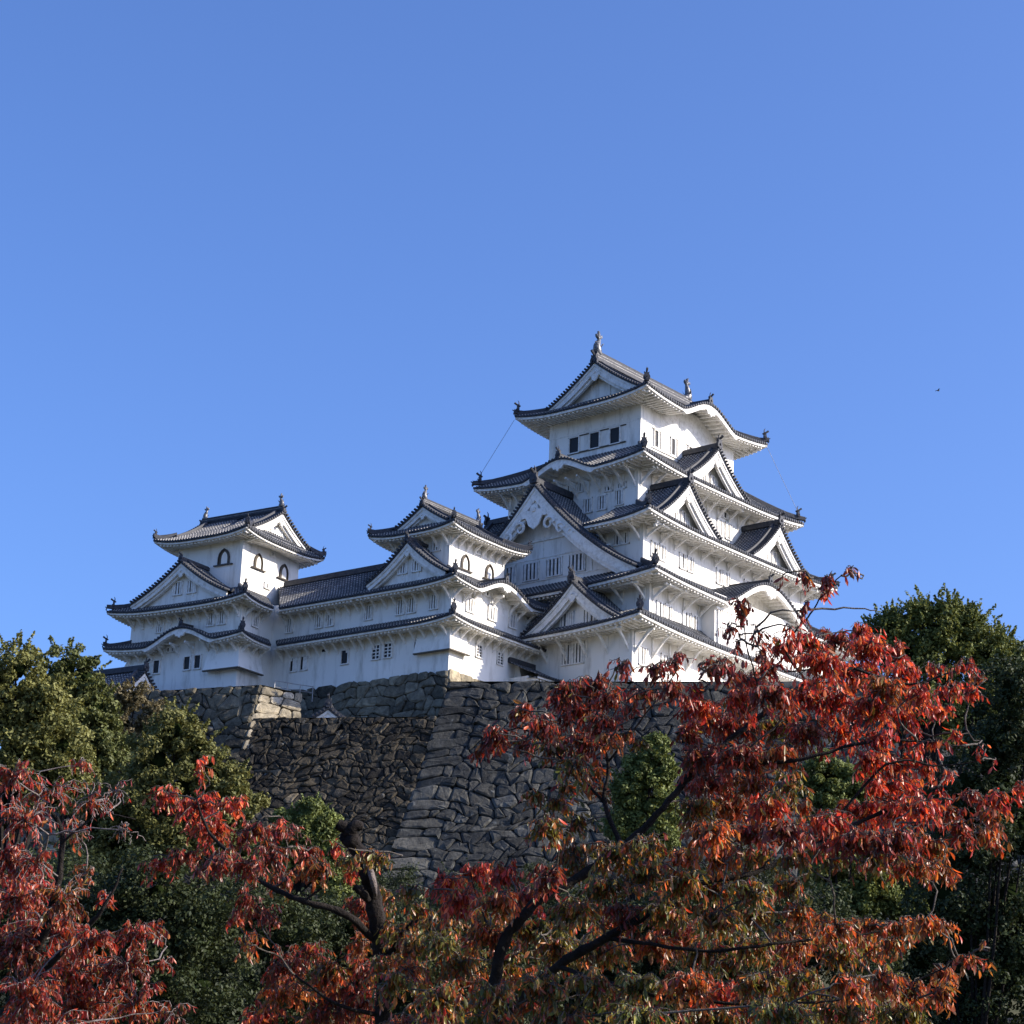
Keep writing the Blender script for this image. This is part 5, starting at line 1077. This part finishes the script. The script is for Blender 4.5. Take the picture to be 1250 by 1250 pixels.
# dark arm reaching left over the bastion
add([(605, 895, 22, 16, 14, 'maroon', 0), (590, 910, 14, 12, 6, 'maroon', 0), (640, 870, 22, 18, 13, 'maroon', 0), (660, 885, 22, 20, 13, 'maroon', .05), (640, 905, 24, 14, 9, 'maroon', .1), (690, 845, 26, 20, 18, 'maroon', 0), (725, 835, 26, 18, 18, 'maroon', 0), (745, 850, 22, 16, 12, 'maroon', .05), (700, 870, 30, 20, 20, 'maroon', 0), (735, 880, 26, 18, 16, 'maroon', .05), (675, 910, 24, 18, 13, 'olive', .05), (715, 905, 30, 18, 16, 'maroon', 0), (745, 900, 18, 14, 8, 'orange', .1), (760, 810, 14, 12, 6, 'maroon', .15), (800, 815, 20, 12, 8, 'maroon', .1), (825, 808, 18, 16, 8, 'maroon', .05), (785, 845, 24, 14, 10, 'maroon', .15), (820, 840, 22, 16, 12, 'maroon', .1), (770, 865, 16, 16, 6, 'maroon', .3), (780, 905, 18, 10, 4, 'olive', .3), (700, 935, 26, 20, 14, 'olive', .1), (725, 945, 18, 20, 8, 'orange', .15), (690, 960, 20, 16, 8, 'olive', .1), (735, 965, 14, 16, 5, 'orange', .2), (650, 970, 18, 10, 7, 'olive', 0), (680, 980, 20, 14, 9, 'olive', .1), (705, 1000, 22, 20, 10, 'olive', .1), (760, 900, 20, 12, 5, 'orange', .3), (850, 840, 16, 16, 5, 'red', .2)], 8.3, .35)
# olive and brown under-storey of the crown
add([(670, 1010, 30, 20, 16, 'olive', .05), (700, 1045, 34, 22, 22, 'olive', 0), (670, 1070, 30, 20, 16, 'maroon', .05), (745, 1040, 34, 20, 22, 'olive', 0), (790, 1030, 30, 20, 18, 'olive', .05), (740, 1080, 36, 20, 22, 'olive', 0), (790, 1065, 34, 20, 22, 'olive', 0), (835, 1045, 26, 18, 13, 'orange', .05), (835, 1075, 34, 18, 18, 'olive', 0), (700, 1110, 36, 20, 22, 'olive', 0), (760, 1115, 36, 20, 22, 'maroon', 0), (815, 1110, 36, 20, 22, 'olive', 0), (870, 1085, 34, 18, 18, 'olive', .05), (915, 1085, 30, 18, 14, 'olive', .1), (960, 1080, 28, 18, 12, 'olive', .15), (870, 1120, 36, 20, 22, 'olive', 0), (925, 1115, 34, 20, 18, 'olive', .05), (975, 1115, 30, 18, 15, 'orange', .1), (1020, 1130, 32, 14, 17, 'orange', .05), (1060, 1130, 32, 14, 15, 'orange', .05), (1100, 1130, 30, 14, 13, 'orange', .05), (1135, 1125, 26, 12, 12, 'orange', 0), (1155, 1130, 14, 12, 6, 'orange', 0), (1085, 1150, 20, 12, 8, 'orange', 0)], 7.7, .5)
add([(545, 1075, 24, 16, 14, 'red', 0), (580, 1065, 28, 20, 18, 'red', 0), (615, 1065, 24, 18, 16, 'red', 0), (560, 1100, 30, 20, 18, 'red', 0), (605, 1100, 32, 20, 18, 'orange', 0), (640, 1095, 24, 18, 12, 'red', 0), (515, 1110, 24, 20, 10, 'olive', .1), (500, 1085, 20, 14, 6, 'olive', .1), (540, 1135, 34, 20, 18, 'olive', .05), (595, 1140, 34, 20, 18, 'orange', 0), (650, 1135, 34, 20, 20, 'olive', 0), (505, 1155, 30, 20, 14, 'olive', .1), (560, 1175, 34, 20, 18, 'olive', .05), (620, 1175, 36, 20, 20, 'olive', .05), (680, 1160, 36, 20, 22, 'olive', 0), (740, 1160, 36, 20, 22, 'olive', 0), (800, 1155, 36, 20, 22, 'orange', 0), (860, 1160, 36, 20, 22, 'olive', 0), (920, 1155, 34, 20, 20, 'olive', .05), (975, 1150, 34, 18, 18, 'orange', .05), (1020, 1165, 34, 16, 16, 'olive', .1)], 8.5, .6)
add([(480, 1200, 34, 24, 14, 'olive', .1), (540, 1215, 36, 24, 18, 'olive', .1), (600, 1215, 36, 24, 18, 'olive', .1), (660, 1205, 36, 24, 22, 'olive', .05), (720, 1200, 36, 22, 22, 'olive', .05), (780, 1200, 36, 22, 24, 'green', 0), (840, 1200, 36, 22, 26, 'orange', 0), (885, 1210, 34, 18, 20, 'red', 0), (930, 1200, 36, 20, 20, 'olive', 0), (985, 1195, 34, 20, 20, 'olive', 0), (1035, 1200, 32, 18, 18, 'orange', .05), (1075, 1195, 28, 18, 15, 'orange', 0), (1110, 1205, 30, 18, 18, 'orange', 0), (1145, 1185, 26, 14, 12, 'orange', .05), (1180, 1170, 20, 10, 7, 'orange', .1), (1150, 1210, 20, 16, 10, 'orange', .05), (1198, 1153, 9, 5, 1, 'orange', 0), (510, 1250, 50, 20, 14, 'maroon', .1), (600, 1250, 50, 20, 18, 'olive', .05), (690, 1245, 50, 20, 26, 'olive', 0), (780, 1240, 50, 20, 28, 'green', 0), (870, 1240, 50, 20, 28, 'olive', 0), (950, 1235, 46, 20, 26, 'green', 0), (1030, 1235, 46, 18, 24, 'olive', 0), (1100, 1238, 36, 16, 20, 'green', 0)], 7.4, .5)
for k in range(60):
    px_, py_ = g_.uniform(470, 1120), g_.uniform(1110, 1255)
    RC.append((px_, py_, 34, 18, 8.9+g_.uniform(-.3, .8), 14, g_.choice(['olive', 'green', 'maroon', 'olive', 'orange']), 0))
rb = at(560, 1560, 8.0)
tot += cherry('cherry_tree', 'big cherry tree filling the lower right, olive to orange to bright red', [
    ([(560, 1560, 8.0), (575, 1380, 8.0), (600, 1250, 8.0), (612, 1160, 8.0), (650, 1105, 8.0), (700, 1075, 8.1), (760, 1035, 8.1), (810, 985, 8.1), (860, 930, 8.2), (920, 880, 8.3), (985, 835, 8.4), (1040, 815, 8.4)], .055, .012),
    ([(600, 1250, 8.0), (680, 1180, 7.9), (740, 1145, 7.8), (800, 1110, 7.8), (850, 1080, 7.8), (920, 1065, 7.8), (1000, 1030, 7.9), (1080, 990, 8.0), (1150, 975, 8.0)], .04, .010),
    ([(760, 1035, 8.1), (738, 980, 8.2), (742, 930, 8.25), (720, 870, 8.3), (725, 840, 8.3)], .020, .007), ([(738, 980, 8.2), (690, 930, 8.3), (640, 890, 8.3), (600, 900, 8.3)], .012, .004), ([(742, 930, 8.25), (790, 870, 8.3), (825, 820, 8.3)], .010, .004),
    ([(860, 930, 8.2), (960, 930, 8.0), (1060, 905, 8.0), (1120, 905, 8.0), (1180, 912, 8.0)], .018, .004), ([(1000, 1030, 7.9), (1080, 935, 7.9), (1150, 935, 7.9), (1200, 928, 7.9)], .012, .003),
    ([(985, 835, 8.4), (960, 790, 8.0), (985, 755, 7.8), (1010, 720, 7.6), (1042, 690, 7.6)], .010, .003), ([(920, 880, 8.3), (925, 840, 8.0), (912, 790, 7.8), (905, 745, 7.6)], .009, .003), ([(1040, 815, 8.4), (1110, 835, 8.4), (1170, 818, 8.4), (1210, 820, 8.4)], .012, .003), ([(740, 1145, 7.8), (860, 1160, 7.6), (960, 1150, 7.6), (1060, 1140, 7.7), (1150, 1125, 7.7)], .016, .004),
    ([(680, 1180, 7.9), (800, 1215, 7.5), (930, 1225, 7.4), (1060, 1215, 7.4), (1180, 1170, 7.4)], .018, .004), ([(612, 1160, 8.0), (590, 1120, 8.4), (575, 1070, 8.5)], .012, .004)], RC, 17, base=(rb[0], rb[1], CZ-1.65))
print('cherry leaves', tot)
# ---------------------------------------------------------------- low wall at the bottom right, bird
p0, p1 = at(1120, 1250, 60), at(1330, 1250, 60); g0 = float(ground_z(p0[0], p0[1]))
stone_wall('stone_wall', 'low dark stone wall at the bottom right corner below the black-green tree', at(950, 1238, 62), at(1340, 1244, 62), at(1340, 1244, 62)-np.array([.5, .5, 6]), at(950, 1238, 62)-np.array([.5, .5, 6]), sz=(1.0, .6), seed=40, tint=((.06, .065, .08), (.12, .125, .14)), depth=.15)
bm_ = MB(); P = at(1145, 477, 120)
bm_.tube([(-.22, 0, 0), (-.1, 0, .02), (.08, 0, .02), (.2, 0, .04), (.27, 0, .05)], [.02, .07, .08, .05, .01], 6)
for sg in (-1, 1): bm_.add([(.1, 0, .05), (-.08, 0, .05), (-.12, sg*.32, .16), (-.04, sg*.62, .10), (.06, sg*.34, .17)], [(0, 1, 2, 4), (4, 2, 3)])
o = bm_.build('bird', M['bird']); o.location = P; o.scale = (.45, .45, .45); o.rotation_euler = (0, 0, YAW-1.2); tag(o, 'tiny dark bird flying in the blue sky to the right of the castle', 'bird')
